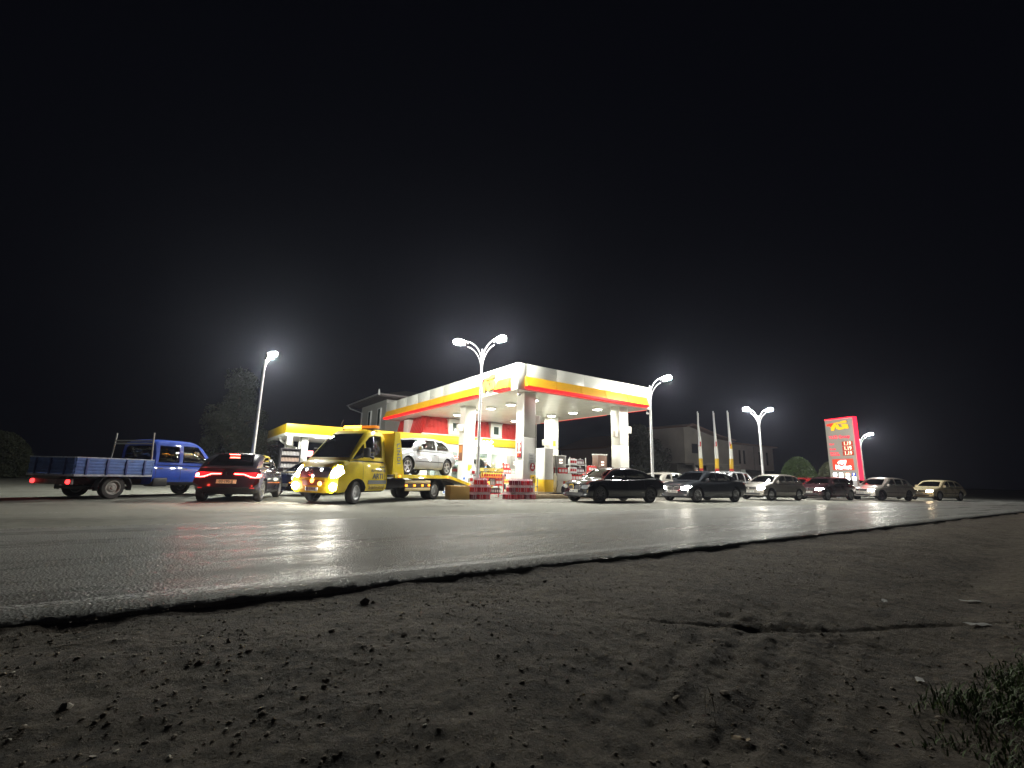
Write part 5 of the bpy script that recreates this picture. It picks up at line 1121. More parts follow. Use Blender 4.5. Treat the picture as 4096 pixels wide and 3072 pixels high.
# bed
mb = MB(); mb.box(-2.95, .62, -1.05, 1.05, .84, .90, .006); mb.loft([[(-2.95, -1.05, .84), (-2.95, 1.05, .84), (-2.95, 1.05, .90), (-2.95, -1.05, .90)], [(-4.75, -1.05, .50), (-4.75, 1.05, .50), (-4.75, 1.05, .55), (-4.75, -1.05, .55)]]); mb.build('flatbed', mat('bed_steel', (.25, .24, .2), .5, metal=.4, var=.2), tw, smooth=20)
for k in (1, -1):
    ya, yb = (1.052, 1.12) if k > 0 else (-1.12, -1.052)
    mb = MB(); mb.loft([[(x, ya, z), (x, yb, z), (x, yb, z + .12), (x, ya, z + .12)] for x, z in ((.55, .80), (-2.9, .80), (-4.7, .47))]); mb.build('bed_rail', TYEL, tw, smooth=20)
    for x, z in ((.30, .86), (-1.15, .86), (-2.75, .86), (-4.55, .56)):
        mb = MB(); mb.box(x - .05, x + .05, yb if k > 0 else ya - .02 - .068, yb + .02 if k > 0 else ya - .068, z - .035, z + .035, .01); mb.build('marker_light', L_AMB, tw)
    # gusset side panel behind the cab
    mb = MB(); y0, y1 = (.99, 1.05) if k > 0 else (-1.05, -.99)
    mb.prism([(.62, .92), (-.02, .92), (.36, 2.36), (.62, 2.36)], lambda a, b: Vector((a, y0, b)), lambda a, b: Vector((a, y1, b))); q = mb.build('side_gusset', TYEL, tw, smooth=0)
    if k > 0:
        M = frame((.32, 1.052, 1.62), (.18, 0, -1), (1, 0, .18)); M = Matrix(((-.0, 0, 0, 0),) * 4) if False else M
        Xd = Vector((-.14, 0, -1)).normalized(); Yd = Vector((-1, 0, .14)).normalized() * -1
        Xd = Vector((-.14, 0, -1)).normalized(); Yd = Vector((-1, 0, .14)).normalized(); Z = Xd.cross(Yd); M = Matrix(((Xd.x, Yd.x, Z.x, .36), (Xd.y, Yd.y, Z.y, 1.056), (Xd.z, Yd.z, Z.z, 1.62), (0, 0, 0, 1)))
        text('side_text', 'LINDI', .24, mat('side_ink', (.10, .18, .20), .5), q, M, .002, .004, space=1.25)
    mb = MB(); mb.box(-1.58, -.05, yb - .03 if k > 0 else ya, yb if k > 0 else ya + .03, .62, .72, .008); mb.box(-1.58, -.05, yb - .03 if k > 0 else ya, yb if k > 0 else ya + .03, .36, .46, .008); mb.build('side_guard', mat('guard_cream', (.62, .50, .25), .5), tw)
    mb = MB(); mb.box(-1.58, -.05, yb - .06 if k > 0 else ya + .03, yb - .035 if k > 0 else ya + .06, .46, .62); mb.build('guard_backing', BLACK, tw, smooth=0)
    for x in (-.12, -.6, -1.08, -1.5):
        mb = MB(); mb.box(x - .05, x + .05, yb - .03 if k > 0 else ya, yb + .01 if k > 0 else ya + .03, .51, .58, .01); mb.build('marker_light', L_AMB, tw)
    mb = MB(); mb.box(-4.1, -2.75, yb - .03 if k > 0 else ya, yb if k > 0 else ya + .03, .42, .50, .008); mb.build('rear_guard', mat('guard_cream'), tw)
    mb = MB(); P = [(-2.15 + .47 * cos(a), .345 + .42 * sin(a)) for a in [R(-5 + i * 190 / 14) for i in range(15)]]
    mb.loft([[(a, k * .70, b), (a, k * 1.08, b), (a, k * 1.08, b + .015), (a, k * .70, b + .015)] for a, b in P]); mb.build('mudguard', BLACK, tw)
    t_, ri_, d_ = wheel_mesh(.345, .22, .215, 0, STEEL); o = part('wheel', t_, None, tw, (-2.15, k * .58, .345))
    mb = MB(); mb.box(-4.78, -4.72, k * .6 - .2, k * .6 + .2, .52, .60, .01); mb.build('taillight', L_REDDIM, tw)
mb = MB(); mb.box(.40, .62, -.98, .98, .92, 1.5, .01); mb.box(.52, .60, -.98, .98, 1.5, 2.3, .01); mb.build('headboard', TYEL, tw)
mb = MB(); mb.box(-4.4, .7, -.45, -.33, .45, .72); mb.box(-4.4, .7, .33, .45, .45, .72); mb.box(-1.3, -.4, -.9, -.5, .35, .75, .02); mb.box(-2.25, -2.05, -.8, .8, .27, .42); mb.box(-4.4, -4.3, -.9, .9, .40, .50); mb.build('chassis', BLACK, tw)
# papers behind the windscreen
mb = MB(); mb.box(1.95, 1.96, -.66, -.3, 1.85, 1.99); mb.build('windscreen_sticker', PAPER, tw, smooth=0)
# ---- white hatchback on the flatbed
WGP = paint('pearl_white_paint', (.50, .52, .54), .05, .22)
hh = Vector((cos(R(210.6)), sin(R(210.6)), 0)); cpos = Vector((5.81, 16.54, 0)) + hh * -1.78
wgf, bv = hatch('glossy white three-door hatchback standing on the tow truck bed', (cpos.x, cpos.y, .905), R(210.6), WGP, W=1.79, L2=2.1, wb=2.63, H=1.45, spokes=5, side3=True, plate_t='01 219 GT', lit=L_LENS, group='cars carried', r=.32)
# ================================================================== goods round the pumps
REDLIQ = mat('red_liquid', (.62, .015, .03), .12, coat=1, var=.35, scale=5); DKLIQ = mat('dark_red_liquid', (.20, .01, .03), .12, coat=1, var=.3, scale=5); FILM = mat('shrink_film', (.55, .30, .35), .15, coat=1); CAPW = mat('cap_white', (.75, .75, .78), .4)
def bottle_bm(mb, x, y, r=.042, h=.29, z=0):
    mb.lathe([(r * .9, z), (r, z + .01), (r, z + h * .60), (r * .88, z + h * .68)], 10, 'Z', (x, y, 0))
def pack_proto(liq, name, label, group):
    t = thing(name, label, 'bottle pack', (0, 0, -50), 0, group)
    mb = MB(); [bottle_bm(mb, (i - 1) * .092, (j - .5) * .094) for i in range(3) for j in range(2)]; mb.build('bottles', liq, t)
    mb = MB()
    for i in range(3):
        for j in range(2): mb.lathe([(.038, .197), (.030, .225), (.018, .25), (.018, .285), (.01, .287)], 8, 'Z', ((i - 1) * .092, (j - .5) * .094, 0))
    mb.build('bottle_caps', mat('cap_pinkish', (.55, .36, .40), .3), t)
    # shrink wrap seen as pale bands along edges and neck
    mb = MB()
    for z0, z1 in ((.004, .018), (.190, .206)): 
        for s_ in (-1, 1): mb.box(-.145, .145, s_ * .0955 - .0015, s_ * .0955 + .0015, z0, z1); mb.box(s_ * .1455 - .0015, s_ * .1455 + .0015, -.094, .094, z0, z1)
    for k in (-.047, .047): [mb.box(k - .012, k + .012, s_ * .0955 - .0015, s_ * .0955 + .0015, .022, .188) for s_ in (-1, 1)]
    mb.build('shrink_film', FILM, t, smooth=0)
    return t
def stack(base, counts, rows, dx, dz, where, label):
    first = None
    for lv, n in enumerate(counts):
        for rw in range(rows - (1 if lv == 2 else 0)):
            for i in range(n):
                x = base[0] + (i - (n - 1) / 2) * dx + (.03 if lv == 1 else 0); y = base[1] + rw * .205 + random.uniform(-.012, .012); z = lv * dz + .01
                liq = DKLIQ if random.random() < .4 and i < n - 1 else REDLIQ
                lay = ('bottom', 'middle', 'top')[lv]; 
                lb = '%s layer %s bottle pack %s, %s row, %s' % (lay, 'dark red' if liq is DKLIQ else 'bright red', where, ('front', 'second', 'third')[rw], ('first from left', 'second from left', 'third from left', 'fourth from left', 'last at right')[i])
                p = protos[liq.name]; q = dup(p, (x, y, z), random.uniform(-.05, .05), lb[:140]); q['group'] = label
protos = {REDLIQ.name: pack_proto(REDLIQ, 'bottle_pack', 'x', 'x'), DKLIQ.name: pack_proto(DKLIQ, 'bottle_pack', 'x', 'x')}
stack((9.97, 16.42), (3, 3, 2), 2, .31, .285, 'beside the cardboard box', 'red bottle packs beside the cardboard box')
stack((11.87, 16.25), (5, 4, 4), 2, .31, .285, 'at the front column', 'red bottle packs at the front column')
# tall brown cardboard box
cb = thing('cardboard_box', 'big plain brown cardboard box on the ground left of the red packs', 'box', (9.1, 16.75, 0), R(-8))
CARD = mat('cardboard', (.40, .24, .07), .8, var=.08, scale=3)
mb = MB(); mb.box(-.40, .40, -.33, .33, 0, .53, .008); mb.build('carton', CARD, cb); mb = MB(); mb.box(-.40, .40, -.04, .04, .5302, .533); mb.build('tape', mat('tape', (.5, .36, .14), .3), cb, smooth=0)
# generic small goods: prototypes and rows
def canister(m, cap, lab=None, name='canister', w_=.20, d_=.14, h_=.32):
    t = thing(name, 'x', 'canister', (0, 0, -60))
    mb = MB(); mb.loft([[(-w_ / 2 * k, -d_ / 2 * k, z), (w_ / 2 * k, -d_ / 2 * k, z), (w_ / 2 * k, d_ / 2 * k, z), (-w_ / 2 * k, d_ / 2 * k, z)] for z, k in ((0, .94), (.01, 1), (h_ * .72, 1), (h_ * .84, .75), (h_ * .86, .3))]); mb.tube([(-w_ * .3, 0, h_ * .72), (-w_ * .26, 0, h_ * .92), (w_ * .12, 0, h_ * .92), (w_ * .22, 0, h_ * .78)], .014, 6); mb.build('body', m, t)
    mb = MB(); mb.lathe([(.024, h_ * .86), (.024, h_ * .96), (.01, h_ * .965)], 8, 'Z', (0, 0, 0)); mb.build('cap', cap, t)
    if lab: mb = MB(); mb.box(-w_ * .36, w_ * .36, -d_ / 2 - .003, -d_ / 2 - .0005, h_ * .2, h_ * .6); mb.build('label', lab, t, smooth=0)
    return t
CW = mat('canister_white', (.72, .74, .76), .35); CR = mat('canister_red', (.66, .03, .03), .3, coat=.5); CY = mat('oil_yellow', (.74, .58, .10), .35); CC = mat('clear_fluid', (.42, .50, .46), .12, coat=1); CB = mat('blue_fluid', (.25, .45, .62), .2, coat=1); DKB = mat('dark_bottle', (.14, .06, .08), .3)
LBR = mat('label_red', (.6, .03, .04), .5); LBB = mat('label_blue', (.06, .14, .42), .5); LBW = mat('label_white', (.7, .7, .7), .5)
P_ = dict(wr=canister(CW, CR, LBR), wb=canister(CW, CB, LBB), r=canister(CR, CAPW, LBW), y=canister(CY, CR, LBR, 'oil_bottle', .12, .08, .26), c=canister(CC, CAPW, LBW, 'bottle', .09, .09, .27), b=canister(CB, CAPW, LBW, 'bottle', .09, .09, .27), d=canister(DKB, CAPW, LBW, 'bottle', .10, .08, .28), w=canister(CW, CAPW, LBB, 'oil_bottle', .10, .07, .25))
BOX_ID = [0]
def row(kind, x, y, z, n, dx, label, cat_=None, dy=0, rz=0):
    for i in range(n):
        q = dup(P_[kind], (x + i * dx, y + i * dy, z), rz + random.uniform(-.1, .1), label); q['group'] = label
def shelf(name, label, x, y, w_, d_, levels, m, h_):
    t = thing(name, label, 'shelf rack', (x, y, 0))
    mb = MB()
    for sx in (-1, 1):
        for sy in (-1, 1): mb.box(sx * w_ / 2 - .018, sx * w_ / 2 + .018, sy * d_ / 2 - .018, sy * d_ / 2 + .018, 0, h_)
    mb.build('posts', m, t, smooth=0)
    for z in levels: mb = MB(); mb.box(-w_ / 2 - .02, w_ / 2 + .02, -d_ / 2 - .02, d_ / 2 + .02, z - .03, z, .004); mb.build('shelf_board', m, t)
    return t
REDM = mat('rack_red', (.55, .02, .03), .4); GRM = mat('rack_grey', (.6, .62, .6), .4)
shelf('display_rack', 'red wire rack of oil bottles behind the lamp pole', 11.5, 18.0, 1.05, .4, (.18, .55, .88), REDM, 1.0)
row('y', 11.06, 17.9, .88, 8, .125, 'squat yellow oil bottle in the row on top of the red rack'); row('y', 11.06, 18.08, .88, 4, .125, 'yellow oil bottle in the back row on top of the red rack')
row('c', 11.42, 17.9, .55, 3, .10, 'clear bottle on the middle shelf of the red rack, left part'); row('r', 11.72, 17.9, .55, 2, .16, 'red canister on the middle shelf of the red rack'); row('d', 11.15, 17.9, .18, 7, .12, 'dark bottle on the lowest shelf of the red rack')
# crates of yellow bottles above
for i, (x, z) in enumerate(((11.25, 1.15), (11.83, 1.15))):
    pass
row('wr', 10.30, 18.0, .0, 3, .23, 'white canister with red label, ground layer left of the red rack'); row('wr', 10.30, 18.0, .32, 3, .23, 'white canister with red label, second layer left of the red rack'); row('wr', 10.42, 18.0, .64, 2, .23, 'white canister with red label, third layer left of the red rack'); row('wr', 10.5, 18.0, .96, 1, .23, 'white canister with red label crowning the pile left of the red rack')
row('c', 12.28, 18.9, .0, 8, .105, 'clear bottle standing on the ground between the two red stacks'); row('c', 12.33, 19.05, .26, 5, .12, 'clear bottle in the raised second tier between the two red stacks')
row('y', 12.55, 20.0, .19, 4, .14, 'yellow can standing on the second island kerb'); row('y', 12.55, 20.0, .45, 4, .14, 'yellow can stacked on other yellow cans at the second island')
row('wb', 11.8, 21.5, .0, 3, .24, 'white canister with blue label on the ground by the left column'); row('wb', 11.85, 21.5, .33, 2, .24, 'white canister with blue label stacked second by the left column'); row('wb', 12.0, 21.5, .66, 1, .24, 'white canister with blue label topmost by the left column')
row('w', 10.95, 21.6, .0, 5, .13, 'small white oil bottle in the ground row behind the tow truck ramp')
# pumps
PW = mat('pump_white', (.74, .75, .70), .3, var=.04); PG = mat('pump_grey', (.34, .34, .32), .4, metal=.2); PB = mat('pump_brown', (.20, .12, .09), .35)
def pump(name, label, x, y, rz=0, tall=2.1, wide=.95, brown=False):
    t = thing(name, label, 'fuel pump', (x, y, .19), rz, 'fuel pumps under the canopy')
    mb = MB(); mb.box(-wide / 2, wide / 2, -.25, .25, .06, .95, .02); mb.box(-wide / 2 + .02, wide / 2 - .02, -.27, -.251, .62, .93, .005); mb.build('cabinet', PW if not brown else PB, t)
    mb = MB(); mb.box(-wide / 2 - .03, wide / 2 + .03, -.28, .28, .0, .058, .005); mb.build('plinth', mat('plinth_navy', (.02, .02, .05), .5), t)
    mb = MB(); mb.box(.02, wide / 2 - .01, -.262, -.252, .1, .6); mb.build('yellow_panel', mat('pump_yellow', (.62, .42, .03), .4), t, smooth=0)
    mb = MB(); mb.box(-.07, .018, -.262, -.252, .1, .6); mb.build('red_stripe', mat('pump_red', (.45, .02, .02), .4), t, smooth=0)
    mb = MB(); mb.box(-wide / 2, wide * .12, -.22, .22, 1.30, tall - .35, .015); q = mb.build('display_unit', PG if not brown else PB, t); mb = MB(); mb.box(-wide / 2 + .05, wide * .12 - .05, -.20, .20, .96, 1.30); mb.build('neck', PG, t, smooth=0)
    mb = MB()
    for k, (w_, z) in enumerate(((.10, .26), (.10, .13))): mb.box(-.2 - w_, -.2 + w_, -.228, -.221, 1.30 + z, 1.30 + z + .07)
    mb.build('digits', emis('pump_digits', (1, .75, .6) if not brown else (1, .2, .05), 1.2), q, smooth=0)
    mb = MB(); mb.box(-wide / 2 - .02, wide * .12 + .02, -.24, .24, tall - .352, tall - .30, .01); mb.build('top_cap', PW, q)
    return t
def tall_cabinet(x, y, rz, label):
    t = thing('fuel_pump', label, 'fuel pump', (x, y, .19), rz, 'fuel pumps under the canopy')
    mb = MB(); mb.box(-.26, .26, -.36, .36, .06, 2.1, .03); mb.build('cabinet', PW, t)
    mb = MB(); mb.box(-.268, .268, -.368, .368, .10, .66, .01); mb.build('yellow_panel', mat('pump_yellow2', (.78, .50, .02), .4), t)
    mb = MB(); mb.box(.262, .275, -.30, .30, 1.4, 2.06, .006); mb.build('side_shading', PB, t)  # brown panel puts the shading of the cabinet side into colour
    mb = MB(); mb.box(.27, .34, -.12, -.02, 1.0, 1.35, .015); mb.box(.27, .34, .04, .14, 1.0, 1.35, .015); mb.build('nozzle', BLACK, t)
    mb = MB(); mb.tube([(.36, -.2, 1.2), (.40, -.22, .8), (.38, -.2, .3), (.5, -.25, .1), (.62, -.24, .45), (.45, -.22, 1.9), (.3, -.2, 2.0)], .016, 8); mb.build('hose', BLACK, t)
    return t
tall_cabinet(13.95, 17.25, 0, 'tall white pump cabinet with yellow foot beside the front column')
pump('fuel_pump', 'grey fuel pump with a small display right of the tall white cabinet', 14.98, 17.25)
pump('fuel_pump', 'white fuel pump on the far island framed by the front and left columns', 16.3, 22.9, 0, 2.3, 1.0)
pump('fuel_pump', 'white-topped fuel pump standing far behind the black sedan roof', 22.6 - 2.6, 22.9, 0, 2.45, 1.0)
pump('fuel_pump', 'brown-sided fuel pump near the right column', 17.85, 17.3, 0, 2.3, 1.0, True)
mb = MB(); 
# shelf on the far island
shelf('display_rack', 'white shelf of mixed bottles on the far pump island', 15.4, 22.2, 1.1, .35, (.55, 1.1), GRM, 1.15)
row('r', 14.98, 22.15, 1.1, 3, .17, 'red canister on the white shelf of the far island'); row('c', 15.5, 22.15, 1.1, 4, .11, 'clear bottle on the white shelf of the far island'); row('r', 15.0, 22.15, 1.36, 2, .2, 'red canister stacked on another at the white shelf of the far island'); row('y', 14.98, 22.15, .55, 6, .13, 'yellow bottle on the lower board of the white shelf')
# racks on the near island
shelf('display_rack', 'pale rack of white and dark bottles before the black sedan windscreen', 15.95, 17.3, 1.05, .4, (.52, .84, 1.20, 1.6), GRM, 1.95)
for z, k1 in ((1.6, 'wr'), (1.20, 'wr')):
    row(k1, 15.55, 17.2, z, 3, .13, 'white canister on the %s board of the pale rack' % ('top' if z > 1.5 else 'third')); row('d', 15.95, 17.2, z, 5, .105, 'dark bottle on the %s board of the pale rack' % ('top' if z > 1.5 else 'third'))
row('r', 15.55, 17.2, .84, 5, .18, 'red canister on the second board of the pale rack'); row('wb', 15.55, 17.2, .52, 5, .2, 'white canister on the lowest board of the pale rack')
row('r', 14.72, 17.08, 1.15, 3, .19, 'red canister sitting on top of the grey fuel pump')
mb = MB(); mb.box(-.18, .18, -.1, .1, 0, .27, .008); o = mb.build('carton', mat('carton_red', (.42, .08, .08), .6, var=.4, scale=9), loc=(14.62, 17.3, 1.15)); tag(o, 'red printed carton sitting on the grey fuel pump', 'carton')
t = thing('display_table', 'low white table heaped with red canisters behind the sedan bonnet', 'table', (17.05, 17.35, .19)); mb = MB(); mb.box(-.38, .38, -.28, .28, .72, .78, .008); mb.build('table_top', PW, t)
for sx in (-1, 1):
    for sy in (-1, 1): mb = MB(); mb.box(sx * .34 - .02, sx * .34 + .02, sy * .24 - .02, sy * .24 + .02, 0, .72); mb.build('leg', GRM, t, smooth=0)
row('r', 16.78, 17.2, .97, 4, .17, 'red canister in the lower layer heaped on the white table'); row('r', 16.85, 17.25, 1.29, 3, .18, 'red canister in the upper layer heaped on the white table'); row('r', 16.8, 17.5, .97, 4, .17, 'red canister in the rear row on the white table')
row('wb', 16.75, 17.12, .56, 4, .2, 'white canister under the white table')
# sundry at island edge
row('b', 13.12, 17.2, .9, 3, .1, 'blue bottle between the front column and the tall white cabinet'); shelf('display_rack', 'small white stand beside the front column', 13.22, 17.2, .35, .3, (.55, .9), GRM, .95)
# oil crates of yellow at top of red rack (crates)
for x_, lb in ((11.22, 'left yellow plastic crate above the red rack'), (11.80, 'right yellow plastic crate above the red rack')):
    cr_ = thing('crate', lb, 'crate', (x_, 18.02, 1.145)); mb = MB()
    for s_ in (-1, 1): mb.box(-.24, .24, s_ * .15 - .01, s_ * .15 + .01, 0, .05); mb.box(-.24, .24, s_ * .15 - .01, s_ * .15 + .01, .09, .15); mb.box(s_ * .24 - .01, s_ * .24 + .01, -.14, .14, .0, .15); 
    for k in range(5): mb.box(-.24 + k * .115, -.22 + k * .115, -.16, -.14, .05, .09)
    mb.box(-.24, .24, -.15, .15, 0, .012); mb.build('crate_body', mat('crate_yellow', (.66, .52, .12), .5), cr_, smooth=0)
# soft drink fridge at the shop front
fr_ = thing('drinks_fridge', 'drinks fridge with a red header against the shop front', 'fridge', (14.44, 27.25, .17)); fr_.scale = (.85,) * 3
mb = MB(); mb.box(-.36, -.31, -.3, .3, 0, 2.1); mb.box(.31, .36, -.3, .3, 0, 2.1); mb.box(-.31, .31, .25, .3, 0, 2.1); mb.box(-.31, .31, -.3, .249, 0, .25); mb.box(-.31, .31, -.28, .249, 2.05, 2.1); mb.build('cabinet', WHITE, fr_, smooth=0)
mb = MB(); mb.box(-.38, .38, -.34, .2, 2.11, 2.36, .04); q = mb.build('header', mat('header_red', (.70, .04, .02), .3, emit=(1, .08, .03), es=.3), fr_); text('header_text', 'Coca-Cola', .15, WLIT, q, frame((0, -.343, 2.235), (1, 0, 0)), .002)
for k in range(4):
    mb = MB(); mb.box(-.31, .31, -.2, .24, .3 + k * .42, .32 + k * .42); q = mb.build('shelf_board', GRM, fr_, smooth=0)
    mb = MB(); [mb.lathe([(.035, .0), (.035, .17), (.012, .24)], 8, 'Z', (-.25 + j * .085, -.15, .325 + k * .42)) for j in range(7)]; mb.build('bottles', (DKB, CW, CR, CC)[k], fr_)
light('AREA', (0, -.22, 2.0), 6 * LAMP, (1, 1, 1), .3, parent=fr_)
mb = MB(); mb.box(-.3, .3, -.295, -.285, .26, 2.04); mb.build('door_glass', GL_SHOP, fr_, smooth=0)
# dark drinks shelf under the carport end
ks = thing('drinks_shelf', 'dark shelving with rows of bottles under the carport end', 'shelf rack', (4.6, 27.25, 0)); ks.scale = (.85,) * 3
DKF = mat('kiosk_dark', (.045, .04, .045), .5)
mb = MB(); mb.box(-.58, -.53, -.3, .3, 0, 2.5); mb.box(.53, .58, -.3, .3, 0, 2.5); mb.box(-.53, .53, .25, .3, 0, 2.5); mb.box(-.53, .53, -.3, .249, 2.44, 2.5); mb.build('cabinet', DKF, ks, smooth=0)
for k in range(5):
    z = .55 + k * .38; mb = MB(); mb.box(-.53, .53, -.28, .249, z - .03, z); q = mb.build('shelf_board', DKF, ks, smooth=0)
    mb = MB(); [mb.lathe([(.034, .0), (.034, .16), (.012, .25)], 8, 'Z', (-.46 + j * .084, -.2, z + .001)) for j in range(12 if k > 1 else 8)]; mb.build('bottles', (mat('btl_grey', (.3, .3, .3), .3), mat('btl_grey'), mat('btl_silver', (.38, .36, .36), .3), mat('btl_tan', (.42, .30, .24), .3), mat('btl_silver'))[k], ks)
# added glowing boxes standing in for unclear red and white lights under the carport
ls = thing('added_lights', 'added red and white glow boxes deep under the carport', 'light', (6.65, 31.3, .17)); ls.scale = (.82,) * 3; mb = MB(); mb.tube([(0, .1, 0), (0, .1, 2.3)], .04, 8); mb.build('post', GRM, ls)
mb = MB(); mb.box(-.45, .02, -.06, .06, 2.05, 2.5, .02); mb.build('glow_box', emis('glow_pink', (1, .15, .2), 1.6), ls); mb = MB(); mb.box(.021, .5, -.06, .06, 2.1, 2.42, .02); mb.build('glow_box', emis('glow_white', (1, .85, .8), 2), ls)
for p in list(P_.values()) + list(protos.values()):
    for ch in kids(p):
        for g in kids(ch): bpy.data.objects.remove(g)
        bpy.data.objects.remove(ch)
    bpy.data.objects.remove(p)

# ================================================================== people
SKIN = mat('skin', (.46, .26, .19), .55); EYE = mat('eye_dark', (.02, .015, .012), .3)
def person(label, loc, rz, jacket, trousers, hair, joints=None, sit=False, bald=False):
    """one continuous skinned body; hair is a child"""
    J = dict(pel=(0, 0, .95), wa=(0, 0, 1.12), ch=(.0, 0, 1.34), nk=(.01, 0, 1.50), hd0=(.02, 0, 1.60), hd1=(.03, 0, 1.70), lsh=(0, .18, 1.44), lel=(-.03, .25, 1.16), lwr=(.08, .24, .92), rsh=(0, -.18, 1.44), rel=(-.03, -.25, 1.16), rwr=(.08, -.24, .92),
             lhp=(0, .10, .90), lkn=(.03, .11, .50), lan=(-.02, .11, .09), lto=(.14, .13, .04), rhp=(0, -.10, .90), rkn=(.03, -.11, .50), ran=(-.02, -.11, .09), rto=(.14, -.13, .04))
    if joints: J.update(joints)
    rad = dict(pel=.15, wa=.14, ch=.16, nk=.062, hd0=.085, hd1=.098, lsh=.075, lel=.05, lwr=.034, lhp=.095, lkn=.062, lan=.045, lto=.038); rad.update({('r' + k[1:]): v for k, v in rad.items() if k[0] == 'l'})
    E_ = [('pel', 'wa'), ('wa', 'ch'), ('ch', 'nk'), ('nk', 'hd0'), ('hd0', 'hd1'), ('ch', 'lsh'), ('lsh', 'lel'), ('lel', 'lwr'), ('ch', 'rsh'), ('rsh', 'rel'), ('rel', 'rwr'), ('pel', 'lhp'), ('lhp', 'lkn'), ('lkn', 'lan'), ('lan', 'lto'), ('pel', 'rhp'), ('rhp', 'rkn'), ('rkn', 'ran'), ('ran', 'rto')]
    names = list(J); V = [Vector(J[k]) for k in names]; rr = [rad.get(k, .05) for k in names]; ed = [(names.index(a), names.index(b)) for a, b in E_]
    for s_ in 'lr':
        w_ = Vector(J[s_ + 'wr']); e = Vector(J[s_ + 'el']); d = (w_ - e).normalized(); side = Vector((0, 1, 0)) if abs(d.y) < .8 else Vector((1, 0, 0)); side = (side - d * side.dot(d)).normalized(); nrm = d.cross(side)
        V.append(w_ + d * .05); rr.append(.032); ip = len(V) - 1; ed.append((names.index(s_ + 'wr'), ip))
        for k in range(4):
            a = V[ip] + side * (.026 * (k - 1.5)) + d * .03; ln_ = (.065, .078, .072, .055)[k]; V += [a, a + d * ln_ * .5 + nrm * .006, a + d * ln_ * .9 + nrm * .025]; rr += [.010, .009, .007]; n_ = len(V); ed += [(ip, n_ - 3), (n_ - 3, n_ - 2), (n_ - 2, n_ - 1)]
        a = V[ip] - d * .02 + side * (.035 if s_ == 'r' else -.035); V += [a, a + d * .035 + side * (.02 if s_ == 'r' else -.02)]; rr += [.011, .009]; n_ = len(V); ed += [(ip, n_ - 2), (n_ - 2, n_ - 1)]
    me = bpy.data.meshes.new('body'); me.from_pydata(V, ed, []); o = bpy.data.objects.new('tmp', me); C.objects.link(o)
    md = o.modifiers.new('s', 'SKIN'); md.use_smooth_shade = True
    for i, r in enumerate(rr): me.skin_vertices[0].data[i].radius = (r, r)
    me.skin_vertices[0].data[0].use_root = True
    o.modifiers.new('u', 'SUBSURF').levels = 1
    dg = bpy.context.evaluated_depsgraph_get(); bm_ = bpy.data.meshes.new_from_object(o.evaluated_get(dg)); bpy.data.objects.remove(o)
    for m_ in (jacket, trousers, SKIN, BLACK): bm_.materials.append(m_)
    pel, nk = Vector(J['pel']), Vector(J['nk']); lw, rw = Vector(J['lwr']), Vector(J['rwr'])
    for f in bm_.polygons:
        c = Vector(f.center)
        if c.z > nk.z + .035 or (c - lw).length < .19 and (c - Vector(J['lel'])).length > .24 or (c - rw).length < .19 and (c - Vector(J['rel'])).length > .24: f.material_index = 2
        elif c.z < .11 and not sit: f.material_index = 3
        elif c.z < pel.z + .02 and min((c - lw).length, (c - rw).length) > .2 and abs(c.y) < .22: f.material_index = 1
        else: f.material_index = 0
    # face: nose, brow and ears grown out of the head surface
    t = thing('person', label, 'person', loc, rz); q = part('body', bm_, None, t); h1 = Vector(J['hd1']); h0 = Vector(J['hd0']); hc = (h0 + h1) / 2
    for v in bm_.vertices:
        d = v.co - hc
        if d.length < .2 and v.co.z > nk.z + .05:
            if abs(d.y) < .02 and d.x > .05 and abs(d.z + .0) < .03: v.co.x += .02
    mb = MB()
    for s_ in (-1, 1): mb.lathe([(.001, -.008), (.012, .0), (.001, .008)], 8, 'X', hc + Vector((.098, s_ * .033, .02)))
    mb.build('eyes', EYE, t)
    mb = MB(); mb.box(hc.x + .094, hc.x + .104, -.022, .022, hc.z - .055, hc.z - .048, .002); mb.build('mouth', mat('lips', (.35, .12, .1), .5), t)
    mb = MB()
    for s_ in (-1, 1): mb.lathe([(.001, -.01), (.022, 0), (.001, .01)], 8, 'Y', hc + Vector((-.005, s_ * .102, 0)))
    mb.build('ears', SKIN, t)
    mb = MB(); tb = bmesh.new(); bmesh.ops.create_uvsphere(tb, u_segments=16, v_segments=10, radius=1)
    for v in tb.verts:
        v.co = Vector((v.co.x * .112, v.co.y * .108, v.co.z * .118)) * (1 + .05 * noise.noise(v.co * 3))
        if v.co.x > .02 and v.co.z < .055: v.co.x = .02; v.co.z = max(v.co.z, -.02)
        v.co.z = max(v.co.z, -.06)
    mb.add(tb, Matrix.Translation(hc + Vector((-.012, 0, .035)))); mb.build('hair', hair, t, smooth=60)
    return t
HB = mat('hair_dark', (.03, .022, .018), .7); HG = mat('hair_grey', (.16, .15, .14), .7); HN = mat('hair_brown', (.12, .07, .04), .7)
JB = mat('denim_blue', (.16, .26, .38), .8, var=.1); JD = mat('jacket_dark', (.02, .02, .025), .75); JO = mat('jacket_olive', (.14, .16, .12), .8); JR = mat('jacket_pink', (.5, .15, .16), .8); JN = mat('jacket_navy', (.03, .05, .12), .8); TR_ = mat('trousers_dark', (.03, .03, .04), .85)
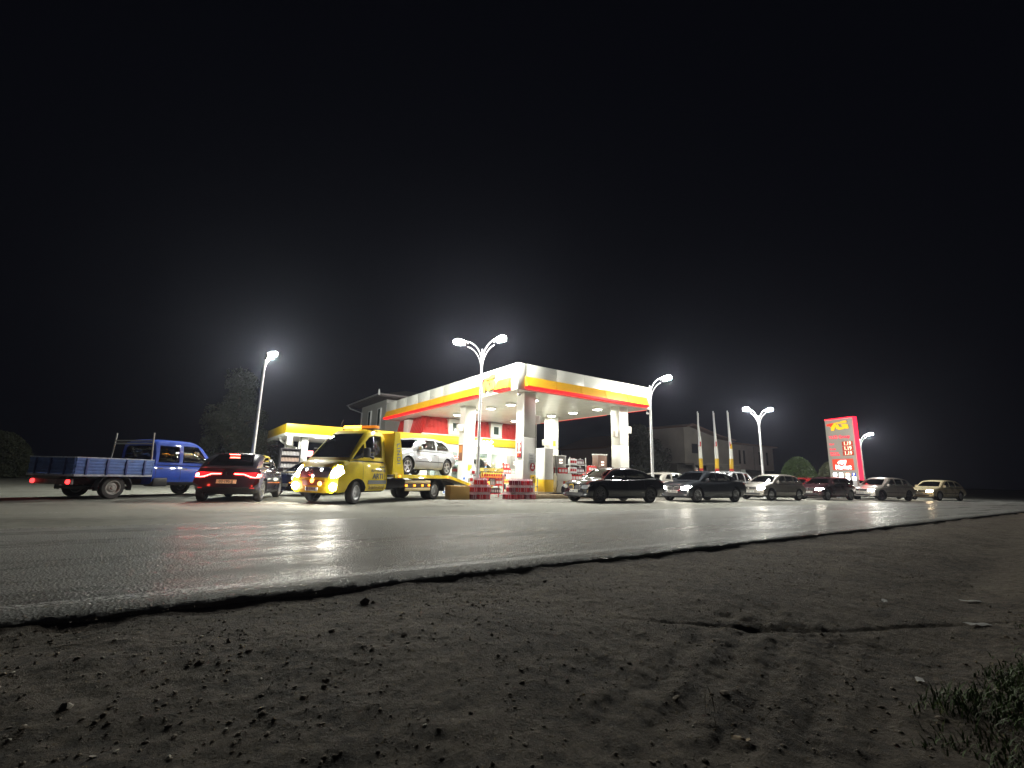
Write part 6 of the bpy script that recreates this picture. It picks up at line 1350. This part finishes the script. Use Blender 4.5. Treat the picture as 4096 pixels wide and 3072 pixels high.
person('short-haired man in a blue denim jacket standing left of the raised tailgate', (15.06, 24.3, 0), R(-35), JB, TR_, HG)
person('dark-haired person in a navy jacket right of the raised tailgate', (16.4, 24.3, 0), R(200), JN, TR_, HN)
person('man in an olive hooded jacket seen from behind over the black sedan', (19.7, 19.3, .22), R(50), JO, TR_, HG)
person('bald-looking person in a pink top by the right column behind the sedan roof', (21.2, 18.9, .12), R(10), JR, TR_, mat('hair_thin', (.30, .20, .15), .6))
person('grey-haired person just visible over the dark grey sedan roof', (27.6, 18.3, .0), R(200), JO, TR_, HG)
# driver leaning an elbow out of the tow truck window
dl = Matrix.Rotation(R(210.6), 3, 'Z') @ Vector((1.35, .40, 0))
person('driver in a dark jacket resting an elbow on the tow truck window', (5.81 + dl.x, 16.54 + dl.y, .50), R(210.6), JD, TR_, HB, sit=True,
       joints=dict(pel=(0, 0, .42), wa=(.0, 0, .60), ch=(.02, 0, .84), nk=(.04, 0, 1.02), hd0=(.07, 0, 1.13), hd1=(.08, 0, 1.23), lsh=(.02, .20, .94), lel=(.14, .56, .93), lwr=(.36, .50, .98), rsh=(.02, -.18, .94), rel=(.16, -.24, .74), rwr=(.38, -.16, .84),
                   lhp=(.05, .10, .40), lkn=(.42, .12, .42), lan=(.55, .12, .12), lto=(.70, .12, .08), rhp=(.05, -.10, .40), rkn=(.42, -.12, .42), ran=(.55, -.12, .12), rto=(.70, -.12, .08)))

# ================================================================== night haze lit by the lamps
mb = MB(); mb.box(-80, 130, -25, 90, -1.8, 24); hz = mb.build('haze', [], smooth=0); tag(hz, 'thin night haze around the lamps', kind='stuff')
hm = bpy.data.materials.new('haze'); hm.use_nodes = True; nt = hm.node_tree; nt.nodes.remove(nt.nodes['Principled BSDF']); pv = nt.nodes.new('ShaderNodeVolumePrincipled')
pv.inputs['Density'].default_value = HAZE; pv.inputs['Color'].default_value = (.74, .78, 1, 1); pv.inputs['Anisotropy'].default_value = .78
nt.links.new(pv.outputs[0], nt.nodes['Material Output'].inputs['Volume']); hz.data.materials.append(hm)
